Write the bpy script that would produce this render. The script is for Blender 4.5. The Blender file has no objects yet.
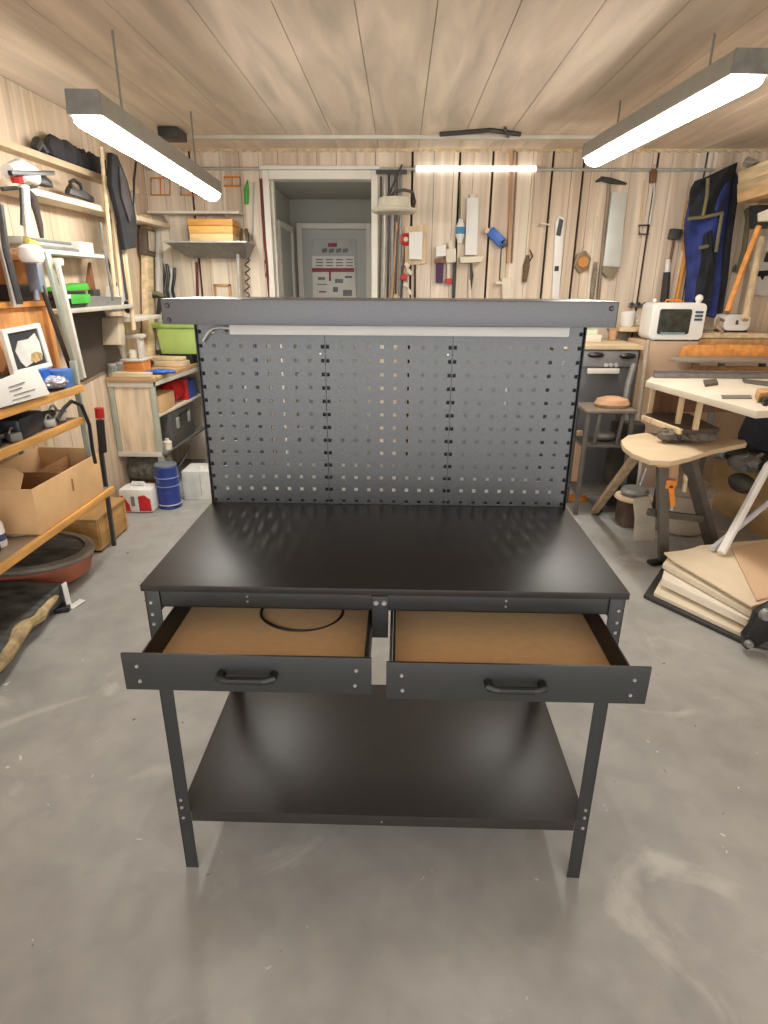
import bpy, bmesh, math, random
from mathutils import Vector, Matrix, Euler
random.seed(7)
scn=bpy.context.scene
COL=scn.collection
PI=math.pi
# ------------------------------------------------------------------ camera model
FPX,PIT,YAW,ROL=598.3,.3628,-.0239,.0058
CAM=Vector((.0293,-1.1592,1.4775))
fw=Vector((math.sin(YAW)*math.cos(PIT),math.cos(YAW)*math.cos(PIT),-math.sin(PIT)))
rt=Vector((math.cos(YAW),-math.sin(YAW),0)); up=rt.cross(fw)
R2=rt*math.cos(ROL)+up*math.sin(ROL); U2=-rt*math.sin(ROL)+up*math.cos(ROL)
cam_d=bpy.data.cameras.new('camera'); cam=bpy.data.objects.new('camera',cam_d); COL.objects.link(cam)
cam_d.sensor_fit='HORIZONTAL'; cam_d.sensor_width=36; cam_d.lens=36*FPX/768; cam_d.clip_start=.05
m=Matrix((R2,U2,-fw)).transposed().to_4x4(); m.translation=CAM; cam.matrix_world=m
scn.camera=cam
def AT(px,py,**k):
    """measured photo position -> point of the room on a plane x=, y= or z="""
    d=fw+R2*((px-384)/FPX)+U2*((512-py)/FPX)
    (a,v),=k.items(); i='xyz'.index(a); t=(v-CAM[i])/d[i]
    return CAM+d*t
# ------------------------------------------------------------------ materials
MATS={}
def lin(c):
    return tuple(((x/255)/12.92 if x/255<=.04045 else ((x/255+.055)/1.055)**2.4) for x in c)
def mat(name,rgb,rough=.6,metal=0,var=.12,scale=8,stretch=(1,1,1),bump=0,bscale=60,alpha=1,trans=0,spec=.5,emit=0,rgb2=None,coat=0):
    if name in MATS: return MATS[name]
    M=bpy.data.materials.new(name); M.use_nodes=True; nt=M.node_tree; N=nt.nodes; L=nt.links
    b=N['Principled BSDF']; b.inputs['Roughness'].default_value=rough; b.inputs['Metallic'].default_value=metal
    b.inputs['Specular IOR Level'].default_value=spec; b.inputs['Transmission Weight'].default_value=trans
    b.inputs['Alpha'].default_value=alpha; b.inputs['Coat Weight'].default_value=coat
    tc=N.new('ShaderNodeTexCoord'); mp=N.new('ShaderNodeMapping'); mp.inputs['Scale'].default_value=stretch
    no=N.new('ShaderNodeTexNoise'); no.inputs['Scale'].default_value=scale; no.inputs['Detail'].default_value=5
    L.new(tc.outputs['Object'],mp.inputs['Vector']); L.new(mp.outputs[0],no.inputs['Vector'])
    cr=N.new('ShaderNodeValToRGB'); c=lin(rgb); c2=lin(rgb2) if rgb2 else tuple(x*(1-var*2) for x in c)
    c1=tuple(min(1,x*(1+var*.6)) for x in c)
    cr.color_ramp.elements[0].position=.32; cr.color_ramp.elements[1].position=.68
    cr.color_ramp.elements[0].color=(*c2,1); cr.color_ramp.elements[1].color=(*c1,1)
    L.new(no.outputs['Fac'],cr.inputs['Fac']); L.new(cr.outputs['Color'],b.inputs['Base Color'])
    if bump:
        n2=N.new('ShaderNodeTexNoise'); n2.inputs['Scale'].default_value=bscale; n2.inputs['Detail'].default_value=3
        L.new(mp.outputs[0],n2.inputs['Vector'])
        bp=N.new('ShaderNodeBump'); bp.inputs['Strength'].default_value=bump; bp.inputs['Distance'].default_value=.01
        L.new(n2.outputs['Fac'],bp.inputs['Height']); L.new(bp.outputs[0],b.inputs['Normal'])
    if emit:
        b.inputs['Emission Color'].default_value=(*lin(rgb),1); b.inputs['Emission Strength'].default_value=emit
    MATS[name]=M; return M
def wood(name,rgb,axis='y',rough=.55,var=.16,sc=4):
    st={'x':(.15,1,1),'y':(1,.15,1),'z':(1,1,.12)}[axis]
    return mat(name,rgb,rough=rough,var=var,scale=sc*6,stretch=st,bump=.08,bscale=sc*20)
def planks(name,cols,axis,width,grain):
    """boards: random tone per board (by position) + grain"""
    if name in MATS: return MATS[name]
    M=bpy.data.materials.new(name); M.use_nodes=True; nt=M.node_tree; N=nt.nodes; L=nt.links
    b=N['Principled BSDF']; b.inputs['Roughness'].default_value=.6; b.inputs['Specular IOR Level'].default_value=.25
    tc=N.new('ShaderNodeTexCoord'); sx=N.new('ShaderNodeSeparateXYZ'); L.new(tc.outputs['Object'],sx.inputs[0])
    m1=N.new('ShaderNodeMath'); m1.operation='DIVIDE'; m1.inputs[1].default_value=width; L.new(sx.outputs['XYZ'.index(axis)],m1.inputs[0])
    m2=N.new('ShaderNodeMath'); m2.operation='FLOOR'; L.new(m1.outputs[0],m2.inputs[0])
    wn=N.new('ShaderNodeTexWhiteNoise'); wn.noise_dimensions='1D'; L.new(m2.outputs[0],wn.inputs['W'])
    cr=N.new('ShaderNodeValToRGB'); e=cr.color_ramp.elements
    e[0].color=(*lin(cols[0]),1); e[1].color=(*lin(cols[-1]),1)
    for i,c in enumerate(cols[1:-1]):
        q=e.new((i+1)/(len(cols)-1)); q.color=(*lin(c),1)
    L.new(wn.outputs['Value'],cr.inputs['Fac'])
    mp=N.new('ShaderNodeMapping'); mp.inputs['Scale'].default_value=grain; L.new(tc.outputs['Object'],mp.inputs[0])
    no=N.new('ShaderNodeTexNoise'); no.inputs['Scale'].default_value=14; no.inputs['Detail'].default_value=6; no.inputs['Distortion'].default_value=.8
    L.new(mp.outputs[0],no.inputs['Vector'])
    mr=N.new('ShaderNodeMapRange'); mr.inputs['From Min'].default_value=.3; mr.inputs['From Max'].default_value=.7
    mr.inputs['To Min'].default_value=.72; mr.inputs['To Max'].default_value=1.1; L.new(no.outputs['Fac'],mr.inputs['Value'])
    mx=N.new('ShaderNodeMix'); mx.data_type='RGBA'; mx.blend_type='MULTIPLY'; mx.inputs['Factor'].default_value=1
    L.new(cr.outputs[0],mx.inputs[6]); L.new(mr.outputs[0],mx.inputs[7])
    L.new(mx.outputs[2],b.inputs['Base Color'])
    MATS[name]=M; return M
# ------------------------------------------------------------------ mesh builder
class MB:
    def __init__(s): s.bm=bmesh.new()
    def _mi(s,faces,mi):
        for f in faces: f.material_index=mi
    def hexa(s,V,mi=0,bev=0):
        """V: 8 points, bottom ring then top ring"""
        t=bmesh.new(); v=[t.verts.new(p) for p in V]
        for q in ((3,2,1,0),(4,5,6,7),(0,1,5,4),(1,2,6,5),(2,3,7,6),(3,0,4,7)): t.faces.new([v[i] for i in q])
        bmesh.ops.recalc_face_normals(t,faces=t.faces)
        if bev: bmesh.ops.bevel(t,geom=list(t.edges),offset=bev,segments=2,profile=.6,affect='EDGES')
        s.merge(t,mi); return s
    def merge(s,t,mi=0):
        mp={v:s.bm.verts.new(v.co) for v in t.verts}
        for f in t.faces:
            try: g=s.bm.faces.new([mp[v] for v in f.verts]); g.material_index=mi
            except ValueError: pass
        t.free()
    def box(s,x0,x1,y0,y1,z0,z1,mi=0,bev=0):
        return s.hexa([(x0,y0,z0),(x1,y0,z0),(x1,y1,z0),(x0,y1,z0),(x0,y0,z1),(x1,y0,z1),(x1,y1,z1),(x0,y1,z1)],mi,bev)
    def obox(s,c,size,rot=(0,0,0),mi=0,bev=0):
        R=Euler(rot).to_matrix(); c=Vector(c); a,b,d=[q/2 for q in size]
        P=[(-a,-b,-d),(a,-b,-d),(a,b,-d),(-a,b,-d),(-a,-b,d),(a,-b,d),(a,b,d),(-a,b,d)]
        return s.hexa([c+R@Vector(p) for p in P],mi,bev)
    def bar(s,a,b,w,h=None,mi=0,bev=0,upv=(0,0,1)):
        a=Vector(a);b=Vector(b);h=h or w; d=(b-a).normalized(); u=Vector(upv)
        if abs(d.dot(u))>.95: u=Vector((0,-1,0))
        r=d.cross(u).normalized(); u=r.cross(d)
        r=r*w/2;u=u*h/2
        return s.hexa([a-r-u,a+r-u,a+r+u,a-r+u,b-r-u,b+r-u,b+r+u,b-r+u],mi,bev)
    def cyl(s,a,b,r0,r1=None,seg=20,mi=0):
        a=Vector(a);b=Vector(b);r1=r0 if r1 is None else r1
        d=(b-a).normalized(); u=Vector((0,0,1)) if abs(d.z)<.9 else Vector((1,0,0))
        r=d.cross(u).normalized(); u=r.cross(d)
        A=[s.bm.verts.new(a+(r*math.cos(t)+u*math.sin(t))*r0) for t in [2*PI*i/seg for i in range(seg)]]
        B=[s.bm.verts.new(b+(r*math.cos(t)+u*math.sin(t))*r1) for t in [2*PI*i/seg for i in range(seg)]]
        F=[s.bm.faces.new((A[i],A[(i+1)%seg],B[(i+1)%seg],B[i])) for i in range(seg)]
        F.append(s.bm.faces.new(A[::-1]));F.append(s.bm.faces.new(B)); s._mi(F,mi); return s
    def tube(s,pts,r,seg=8,mi=0,closed=False,flat=1):
        P=[Vector(p) for p in pts]; n=len(P); rings=[]; pu=None
        for i,p in enumerate(P):
            if closed: d=(P[(i+1)%n]-P[i-1])
            else: d=P[min(i+1,n-1)]-P[max(i-1,0)]
            d.normalize()
            if pu is None: pu=Vector((0,0,1)) if abs(d.z)<.9 else Vector((1,0,0))
            x=d.cross(pu).normalized(); pu=x.cross(d).normalized()
            rr=r[i] if isinstance(r,(list,tuple)) else r
            rings.append([s.bm.verts.new(p+(x*math.cos(2*PI*k/seg)*flat+pu*math.sin(2*PI*k/seg))*rr) for k in range(seg)])
        F=[]
        for i in range(n if closed else n-1):
            A=rings[i];B=rings[(i+1)%n]
            for k in range(seg): F.append(s.bm.faces.new((A[k],A[(k+1)%seg],B[(k+1)%seg],B[k])))
        if not closed: F.append(s.bm.faces.new(rings[0][::-1]));F.append(s.bm.faces.new(rings[-1]))
        s._mi(F,mi); return s
    def prism(s,pts,dv,mi=0,bev=0):
        t=bmesh.new(); dv=Vector(dv); A=[t.verts.new(p) for p in pts]; B=[t.verts.new(Vector(p)+dv) for p in pts]; n=len(A)
        t.faces.new(A[::-1]); t.faces.new(B)
        for i in range(n): t.faces.new((A[i],A[(i+1)%n],B[(i+1)%n],B[i]))
        bmesh.ops.recalc_face_normals(t,faces=t.faces)
        if bev: bmesh.ops.bevel(t,geom=list(t.edges),offset=bev,segments=2,profile=.6,affect='EDGES')
        s.merge(t,mi); return s
    def pw(s,pp,y,d=.02,mi=0,bev=0):      # outline on a plane facing the room front
        return s.prism([AT(*p,y=y) for p in pp],(0,d,0),mi,bev)
    def px(s,pp,x,d=-.02,mi=0,bev=0):
        return s.prism([AT(*p,x=x) for p in pp],(d,0,0),mi,bev)
    def pz(s,pp,z,d=-.02,mi=0,bev=0):
        return s.prism([AT(*p,z=z) for p in pp],(0,0,d),mi,bev)
    def sph(s,c,r,mi=0,u=14,v=8):
        r=(r,r,r) if isinstance(r,(int,float)) else r; c=Vector(c)
        return s.lathe(c,[(math.sin(PI*i/v),-math.cos(PI*i/v)) for i in range(v+1)],u,mi,sc=r)
    def lathe(s,c,prof,seg=24,mi=0,sc=(1,1,1),a0=0,a1=2*PI):
        c=Vector(c); full=abs(a1-a0-2*PI)<1e-6; n=seg if full else seg+1; rings=[]
        for r,z in prof:
            if r<1e-5: rings.append([s.bm.verts.new(c+Vector((0,0,z*sc[2])))]); continue
            rings.append([s.bm.verts.new(c+Vector((r*math.cos(a0+(a1-a0)*k/seg)*sc[0],r*math.sin(a0+(a1-a0)*k/seg)*sc[1],z*sc[2]))) for k in range(n)])
        F=[]
        for A,B in zip(rings,rings[1:]):
            for k in range(n if full else n-1):
                q=[]
                for vv in (A[k%len(A)],A[(k+1)%n%len(A)],B[(k+1)%n%len(B)],B[k%len(B)]):
                    if vv not in q: q.append(vv)
                if len(q)>2: F.append(s.bm.faces.new(q))
        s._mi(F,mi); return s
    def build(s,name,mats,parent=None,label=None,smooth=True,kind=None):
        me=bpy.data.meshes.new(name); bmesh.ops.recalc_face_normals(s.bm,faces=s.bm.faces); s.bm.to_mesh(me); s.bm.free()
        o=bpy.data.objects.new(name,me); COL.objects.link(o)
        for q in (mats if isinstance(mats,(list,tuple)) else [mats]): me.materials.append(q)
        if smooth:
            me.polygons.foreach_set('use_smooth',[True]*len(me.polygons)); me.set_sharp_from_angle(angle=math.radians(35))
        if parent: o.parent=parent
        if label: o['label']=label
        if kind: o['kind']=kind
        return o
def TH(name,label,cat,group=None):
    o=bpy.data.objects.new(name,None); COL.objects.link(o); o.empty_display_size=.05
    o['label']=label;o['category']=cat
    if group:o['group']=group
    return o
def T1(name,mb,mats,label,cat,group=None,kind=None):
    o=mb.build(name,mats); o['label']=label;o['category']=cat
    if group:o['group']=group
    if kind:o['kind']=kind
    return o
def S(name,mb,mats,parent=None):
    o=mb.build(name,mats,parent,smooth=False)
    if not parent:o['kind']='structure'
    return o
def arc(c,r,a0,a1,n,pl='xy'):
    c=Vector(c);o=[]
    for i in range(n+1):
        a=a0+(a1-a0)*i/n;u,v=r*math.cos(a),r*math.sin(a)
        o.append(c+Vector({'xy':(u,v,0),'xz':(u,0,v),'yz':(0,u,v)}[pl]))
    return o
# ------------------------------------------------------------------ palette
blk=mat('bench_black_paint',(50,47,45),rough=.36,var=.05,scale=30,spec=.26)
peg=mat('pegboard_grey_metal',(96,97,98),rough=.34,metal=.6,var=.06,scale=160,bump=.05,bscale=500)
blk2=mat('bench_frame_black_paint',(44,45,45),rough=.42,var=.05,scale=40,bump=.03,bscale=400)
gry=mat('grey_speckled_metal_paint',(98,99,102),rough=.34,metal=.3,var=.04,scale=200,bump=.04,bscale=500)
steel=mat('bolt_steel',(200,200,200),rough=.3,metal=.7,var=.05)
dwood=mat('drawer_brown_hardboard',(232,192,144),rough=.5,var=.03,scale=40)
white=mat('white_plastic',(232,230,225),rough=.4,var=.03)
offw=mat('off_white_paint',(214,208,196),rough=.5,var=.06)
black=mat('black_plastic',(30,30,31),rough=.4,var=.1)
dgrey=mat('dark_grey_metal',(72,71,70),rough=.45,metal=.3,var=.15,scale=20)
mgrey=mat('mid_grey_metal',(135,134,130),rough=.4,metal=.3,var=.12,scale=20)
lgrey=mat('light_grey_metal',(185,184,178),rough=.4,metal=.2,var=.1,scale=20)
pale=wood('pale_wood',(224,200,160),'y'); palez=wood('pale_wood_upright',(222,198,160),'z'); palex=wood('pale_wood_across',(226,202,165),'x')
tan=wood('tan_wood',(196,150,98),'y'); tanz=wood('tan_wood_upright',(198,152,104),'z'); orw=wood('orange_wood',(222,150,75),'y'); orwz=wood('orange_wood_upright',(232,164,98),'z')
brn=wood('brown_wood',(130,88,58),'z'); card=mat('cardboard',(226,184,134),rough=.8,var=.06,scale=6); cardi=mat('cardboard_inside',(176,128,84),rough=.85,var=.06)
orange=mat('orange_plastic',(228,138,40),rough=.45,var=.08); red=mat('red_plastic',(196,38,40),rough=.4,var=.06); blue=mat('blue_plastic',(38,98,190),rough=.4,var=.1)
navy=mat('drum_blue_paint',(40,62,140),rough=.35,var=.06); green=mat('bright_green_plastic',(70,170,60),rough=.4,var=.1); lime=mat('lime_green_plastic',(172,196,110),rough=.5,var=.04)
cream=mat('cream_paint',(226,216,196),rough=.6,var=.05); bgrey=mat('sage_grey_paint',(176,180,164),rough=.5,var=.08)
paper=mat('paper_white',(236,234,228),rough=.8,var=.03); ink=mat('printed_ink',(140,138,138),rough=.8,var=.2); redink=mat('red_ink',(170,82,88),rough=.8,var=.1)
glass=mat('clear_glass',(225,232,230),rough=.08,trans=.85,var=.02); film=mat('crinkled_plastic_film',(190,195,205),rough=.2,alpha=.75,var=.25,scale=18,bump=.6,bscale=25)
terra=mat('terracotta_paint',(158,92,66),rough=.6,var=.15,scale=6); char=mat('dusty_black_surface',(92,90,86),rough=.6,rgb2=(36,36,35),scale=9,stretch=(1,2.5,1),var=.25)
linen=mat('sheet_material_beige',(222,208,184),rough=.8,var=.04,scale=5); linen2=mat('sheet_material_pink_beige',(214,180,146),rough=.8,var=.04,scale=5)
bluecloth=mat('blue_cloth',(54,68,136),rough=.85,var=.2,scale=9); darkcloth=mat('dark_cloth',(40,42,48),rough=.9,var=.25,scale=9); khaki=mat('khaki_webbing',(120,114,84),rough=.8,var=.1)
purple=mat('purple_bristle',(88,58,92),rough=.8,var=.2); brownp=mat('brown_cord',(104,66,52),rough=.6,var=.1); dred=mat('dark_red_cord',(110,44,44),rough=.6,var=.1)
# ------------------------------------------------------------------ room
YB=4.0;XL=-1.95;XR=2.75;ZC=2.43;YF=-2.6
def floor_mat():
    M=bpy.data.materials.new('concrete_floor'); M.use_nodes=True; nt=M.node_tree;N=nt.nodes;L=nt.links;b=N['Principled BSDF']
    tc=N.new('ShaderNodeTexCoord')
    def noise(sc,det=5,dist=0):
        n=N.new('ShaderNodeTexNoise');n.inputs['Scale'].default_value=sc;n.inputs['Detail'].default_value=det;n.inputs['Distortion'].default_value=dist;L.new(tc.outputs['Object'],n.inputs['Vector']);return n
    def ramp(n,stops):
        r=N.new('ShaderNodeValToRGB');e=r.color_ramp.elements
        e[0].position,e[0].color=stops[0][0],(*stops[0][1],1);e[1].position,e[1].color=stops[-1][0],(*stops[-1][1],1)
        for p,c in stops[1:-1]: q=e.new(p);q.color=(*c,1)
        L.new(n.outputs['Fac'],r.inputs['Fac']);return r
    base=ramp(noise(1.6,6,.4),[(.3,lin((150,148,144))),(.7,lin((172,170,166)))])
    mot=ramp(noise(9,8,.3),[(.35,(.9,.9,.9)),(.65,(1.05,1.05,1.04))])
    spots=ramp(noise(13,3,1.2),[(.0,(0,0,0)),(.735,(0,0,0)),(.76,(1,1,1))])
    scuff=ramp(noise(2.3,9,1.5),[(.0,(0,0,0)),(.60,(0,0,0)),(.70,(.55,.55,.55))])
    dark=ramp(noise(17,2,.6),[(.0,(1,1,1)),(.235,(1,1,1)),(.255,(0,0,0))])
    def mix(a,bb,f,bt='MIX'):
        m=N.new('ShaderNodeMix');m.data_type='RGBA';m.blend_type=bt
        L.new(a,m.inputs[6])
        if isinstance(bb,tuple): m.inputs[7].default_value=(*bb,1)
        else: L.new(bb,m.inputs[7])
        if f is None:m.inputs[0].default_value=1
        else:L.new(f,m.inputs[0])
        return m.outputs[2]
    c=mix(base.outputs[0],mot.outputs[0],None,'MULTIPLY')
    c=mix(c,lin((205,202,196)),scuff.outputs[0]); c=mix(c,lin((214,210,202)),spots.outputs[0]); c=mix(c,lin((96,88,78)),dark.outputs[0])
    L.new(c,b.inputs['Base Color']); b.inputs['Roughness'].default_value=.5; b.inputs['Specular IOR Level'].default_value=.3
    return M
S('floor',MB().box(XL-.1,XR+.1,-4.5,YB+1.3,-.1,0),floor_mat())
wallm=planks('wall_boards',[(226,208,188),(238,224,204),(214,194,172),(232,214,192),(242,228,210)],'X',.148,(1,1,.06))
wallg=mat('board_gap_dark',(58,44,34),rough=.9)
ceilm=planks('ceiling_boards',[(236,218,198),(242,226,206),(230,210,188)],'X',.30,(.5,.06,1))
# back wall: individual boards in one mesh with real gaps between them
def gaps_x(): return [AT(p,q,y=YB).x for p,q in ((457,230),(489,230),(547,230),(577,230),(648,230),(411,240),(197,240),(695,230))]
wb=MB(); gx=sorted(gaps_x()); seams=[]
x=XL
while x<XR: seams.append(x); x+=.148
allx=sorted([(g,.018) for g in gx]+[(s,.003) for s in seams if min(abs(s-g) for g in gx)>.04]+[(XR,.003)])
OX0,OX1,OZ=-.995,-.18,2.245
prev=XL
for g,w in allx:
    x0,x1=prev,g-w/2; prev=g+w/2
    if x1-x0<.005: continue
    for a,b2,z0 in ((x0,min(x1,OX0),0),(max(x0,OX0),min(x1,OX1),OZ),(max(x0,OX1),x1,0)):
        if b2-a>.004: wb.box(a,b2,YB,YB+.02,z0,ZC,0,.0015)
wb.box(XL-.1,OX0,YB+.02,YB+.1,0,ZC,1);wb.box(OX1,XR+.1,YB+.02,YB+.1,0,ZC,1);wb.box(OX0,OX1,YB+.02,YB+.1,OZ,ZC,1)
S('wall_back',wb,[wallm,wallg])
wl=MB(); y=YF
wallL=planks('left_wall_boards',[(214,192,166),(224,204,180),(204,180,152),(218,196,170)],'Y',.19,(1,1,.06))
while y<YB:
    y1=min(y+.187,YB); wl.box(XL-.02,XL,y,y1,0,ZC,0,.0015); y+=.19
wl.box(XL-.1,XL-.02,YF,YB,0,ZC,1); S('wall_left',wl,[wallL,wallg])
wr=MB(); y=YF
while y<YB:
    y1=min(y+.187,YB); wr.box(XR,XR+.02,y,y1,0,ZC,0,.0015); y+=.19
wr.box(XR+.02,XR+.1,YF,YB,0,ZC,1); S('wall_right',wr,[wallL,wallg])
ce=MB(); x=XL
while x<XR: ce.box(x,min(x+.297,XR),YF,YB,ZC,ZC+.02,0,.002); x+=.3
ce.box(XL-.1,XR+.1,YF,YB+.1,ZC+.02,ZC+.1,1); S('ceiling',ce,[ceilm,wallg])
# scalloped board ends under the ceiling
tr=MB(); x=XL
while x<XR-.01:
    tr.prism([(x,YB-.02,ZC),(x,YB-.02,ZC-.012),(x+.037,YB-.02,ZC-.024),(x+.074,YB-.02,ZC-.012),(x+.074,YB-.02,ZC)],(0,.02,0)); x+=.074
S('trim_1',tr,pale)
b=MB(); b.box(-1.72,1.36,3.55,3.60,ZC-.022,ZC,0,.004); S('trim_2',b,offw)
# alcove behind the doorway
grayw=mat('alcove_grey_wall',(176,175,166),rough=.7,var=.02,scale=3); gdoor=mat('grey_door_paint',(186,188,184),rough=.5,var=.02); frame=mat('door_frame_white',(226,222,212),rough=.45,var=.03)
a=MB(); a.box(-1.10,-1.03,YB+.1,5.2,0,2.35); S('wall_alcove_left',a,grayw)
a=MB(); a.box(-.14,-.08,YB+.1,5.2,0,2.35); S('wall_alcove_right',a,grayw)
a=MB(); a.box(-1.03,-.14,5.12,5.2,0,2.35); S('wall_alcove_back',a,grayw)
a=MB(); a.box(-1.03,-.14,YB+.1,5.12,2.225,2.3); S('ceiling_alcove',a,grayw)
d1=MB()
for x0,x1 in ((-1.035,-.985),(-.205,-.155)): d1.box(x0,x1,YB-.03,YB+.1,0,2.29,0,.006)
d1.box(-.985,-.205,YB-.03,YB+.1,2.225,2.29,0,.006); d1.box(-1.05,-.14,YB-.045,YB-.0,2.29,2.315,0,.004)
d1.box(-.985,-.965,YB+.03,YB+.1,0,2.225,0,.003); S('door_1',d1,frame)
d2=MB()
for x0,x1 in ((-.965,-.915),(-.305,-.255)): d2.box(x0,x1,5.06,5.12,0,2.02,0,.006)
d2.box(-.915,-.305,5.06,5.12,1.97,2.02,0,.006); dd=S('door_2',d2,frame)
p=MB(); p.box(-.915,-.305,5.085,5.118,.01,1.968,0,.002); p.box(-.82,-.40,5.075,5.085,1.0,1.88,0,.004); S('door_leaf',p,gdoor,dd)
d3=MB()
d3.box(-1.03,-.99,4.35,4.40,0,1.98,0,.004);d3.box(-1.03,-.99,5.0,5.05,0,1.98,0,.004);d3.box(-1.03,-.99,4.40,5.0,1.93,1.98,0,.004); dd=S('door_3',d3,frame)
S('door_leaf',MB().box(-1.03,-1.01,4.40,5.0,.01,1.93,0,.003),gdoor,dd)
# posters on the far door
po=MB(); po.pw([(312,256),(354,256),(356,298),(313,298)],5.068,.005,0)
po.pw([(312,268),(354,268),(354,272),(312,272)],5.064,.003,1)
for r in range(3):
    for c in range(4):
        X=316+c*10; Y=259+r*3; po.pw([(X,Y),(X+7,Y),(X+7,Y+1.2),(X,Y+1.2)],5.065,.002,2)
for (X,Y,w,h,mi) in ((318,277,7,3,2),(329,272,2,9,1),(335,279,8,4,2),(345,276,7,2,2),(317,284,10,1,2),(333,287,5,5,2),(343,290,9,6,2),(319,291,7,1.5,1)):
    po.pw([(X,Y),(X+w,Y),(X+w,Y+h),(X,Y+h)],5.065,.002,mi)
T1('poster',po,[paper,redink,ink],'white printed poster with red band on the far grey door','poster')
po=MB(); po.pw([(326,240),(352,240),(352,255),(318,255)],5.068,.005,0); po.pw([(328,243),(337,243),(337,247),(328,247)],5.065,.002,1)
for k in range(4): po.pw([(322+k*7,249),(327+k*7,248),(327+k*7,252),(322+k*7,253)],5.065,.002,2)
T1('notice_sheet',po,[mat('paper_grey',(196,196,194),rough=.8),redink,ink],'small grey printed sheet taped on the door above the red-banded poster','notice')

# ------------------------------------------------------------------ the workbench
W=.528;D=.547;H=.86
wbn=TH('workbench','black metal workbench with pegboard back and two open drawers','workbench')
t=MB(); t.box(-W-.005,W+.005,-.005,D,H-.016,H,0,.002); t.build('tabletop',blk,wbn)
def bolts(parent,pts,r=.0045,ax='y',m_=steel):
    for q in pts:
        q=Vector(q); b_=MB(); d={'y':Vector((0,-1,0)),'x':Vector((1,0,0)),'-x':Vector((-1,0,0))}[ax]
        b_.cyl(q+d*.001,q+d*.004,r,r*.7,8); b_.build('bolt',m_,parent)
def lleg(xs,y0,sy,z1,name='leg'):
    # L-profile leg: xs=-1/+1, y0 outer y, sy inward direction
    t=MB(); x0=xs*W; f=.033
    t.box(min(x0,x0-xs*f),max(x0,x0-xs*f),min(y0,y0+sy*.003),max(y0,y0+sy*.003),0,z1,0,.0008)
    t.box(min(x0,x0-xs*.003),max(x0,x0-xs*.003),min(y0,y0+sy*f),max(y0,y0+sy*f),0,z1,0,.0008)
    o=t.build(name,blk2,wbn); return o
for xs in(-1,1):
    l=lleg(xs,0,1,H-.017)
    xx=xs*(W-.013)
    bolts(l,[(xx,0,H-.045),(xx,0,H-.075),(xx,0,H-.1),(xx,0,.24),(xx,0,.215),(xx,0,.18)],.0045)
    l=lleg(xs,D,-1,H-.017)
t=MB(); t.box(-W+.034,W-.034,.004,.008,H-.058,H-.017,0,.001); t.box(-W+.034,W-.034,.004,.03,H-.058,H-.055,0,.0005); fr=t.build('front_rail',blk2,wbn)
bolts(fr,[(-.3,.004,H-.028),(-.3,.004,H-.04),(.27,.004,H-.028),(.27,.004,H-.042)],.003)
for xs in(-1,1):
    t=MB(); t.box(min(xs*(W-.004),xs*(W-.008)),max(xs*(W-.004),xs*(W-.008)),.034,D-.034,H-.10,H-.017,0,.001); t.build('side_rail',blk2,wbn)
t=MB(); t.box(-W+.034,W-.034,D-.008,D-.004,H-.10,H-.017,0,.001); t.build('back_rail',blk2,wbn)
t=MB(); t.box(-.024,.012,-.0015,.003,H-.125,H-.02,0,.001); t.box(-.024,-.021,.003,.05,H-.125,H-.02); t.box(.009,.012,.003,.05,H-.125,H-.02)
t.box(-.02,.008,.05,D-.01,H-.09,H-.06)
cb=t.build('centre_bracket',blk2,wbn)
bolts(cb,[(-.015,-.0015,H-.036),(.003,-.0015,H-.036)],.0065)
# lower shelf
zs=.1992
t=MB(); t.box(-W+.004,W-.004,.004,D-.004,zs-.003,zs,0,.0008)
t.box(-W+.033,W-.033,.003,.006,zs-.034,zs,0,.001);t.box(-W+.033,W-.033,D-.006,D-.003,zs-.034,zs,0,.001)
for xs in(-1,1): t.box(min(xs*(W-.004),xs*(W-.007)),max(xs*(W-.004),xs*(W-.007)),.033,D-.033,zs-.034,zs,0,.001)
ls=t.build('lower_shelf',blk,wbn); bolts(ls,[(.0,.003,zs-.018)],.003)
# drawers
black_in=mat('drawer_side_black',(26,26,26),rough=.5,var=.05); steel2=mat('slide_steel',(150,150,150),rough=.35,metal=.8,var=.05)
def drawer(xa,xb,yf,z1,z0,xc):
    dr=MB(); xi,xo=xa+.03,xb-.012
    if xa>0: xi,xo=xa+.012,xb-.03
    ye=yf+.42; zb=z0+.012; zt=z1-.014
    for a_,b_ in((xi,xi+.004),(xo-.004,xo)): dr.box(a_,b_,yf+.004,ye,zb,zt,0,.0008)
    dr.box(xi,xo,ye-.004,ye,zb,zt,0,.0008); dr.box(xi,xo,yf+.004,ye,zb-.003,zb)
    d=dr.build('drawer',black_in,wbn)
    MB().box(xi+.005,xo-.005,yf+.006,ye-.006,zb,zb+.004).build('drawer_base',dwood,d,label='brown hardboard drawer base')
    MB().box(xa,xb,yf-.002,yf+.004,z0,z1,0,.0015).build('drawer_front',blk2,d)
    h=MB(); hz=(z0+z1)/2+.002; L_=.052
    h.tube([(xc-L_,yf-.002,hz),(xc-L_,yf-.02,hz),(xc-L_+.012,yf-.026,hz),(xc+L_-.012,yf-.026,hz),(xc+L_,yf-.02,hz),(xc+L_,yf-.002,hz)],[.009,.009,.0075,.0075,.009,.009],10)
    h.obox((xc,yf-.027,hz),(.07,.012,.013),(0,0,0),0,.003)
    h.build('handle',black,d)
    bolts(d,[(xa+.03,yf-.002,z1-.028),(xa+.032,yf-.002,z0+.022),(xb-.03,yf-.002,z1-.028),(xb-.033,yf-.002,z0+.022)],.004)
    for xq in ((xi-.007,xi-.001),(xo+.001,xo+.007)):
        s_=MB(); s_.box(xq[0],xq[1],yf+.02,ye,(zb+zt)/2-.012,(zb+zt)/2+.012,0,.001); s_.build('slide',steel2,d)
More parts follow.
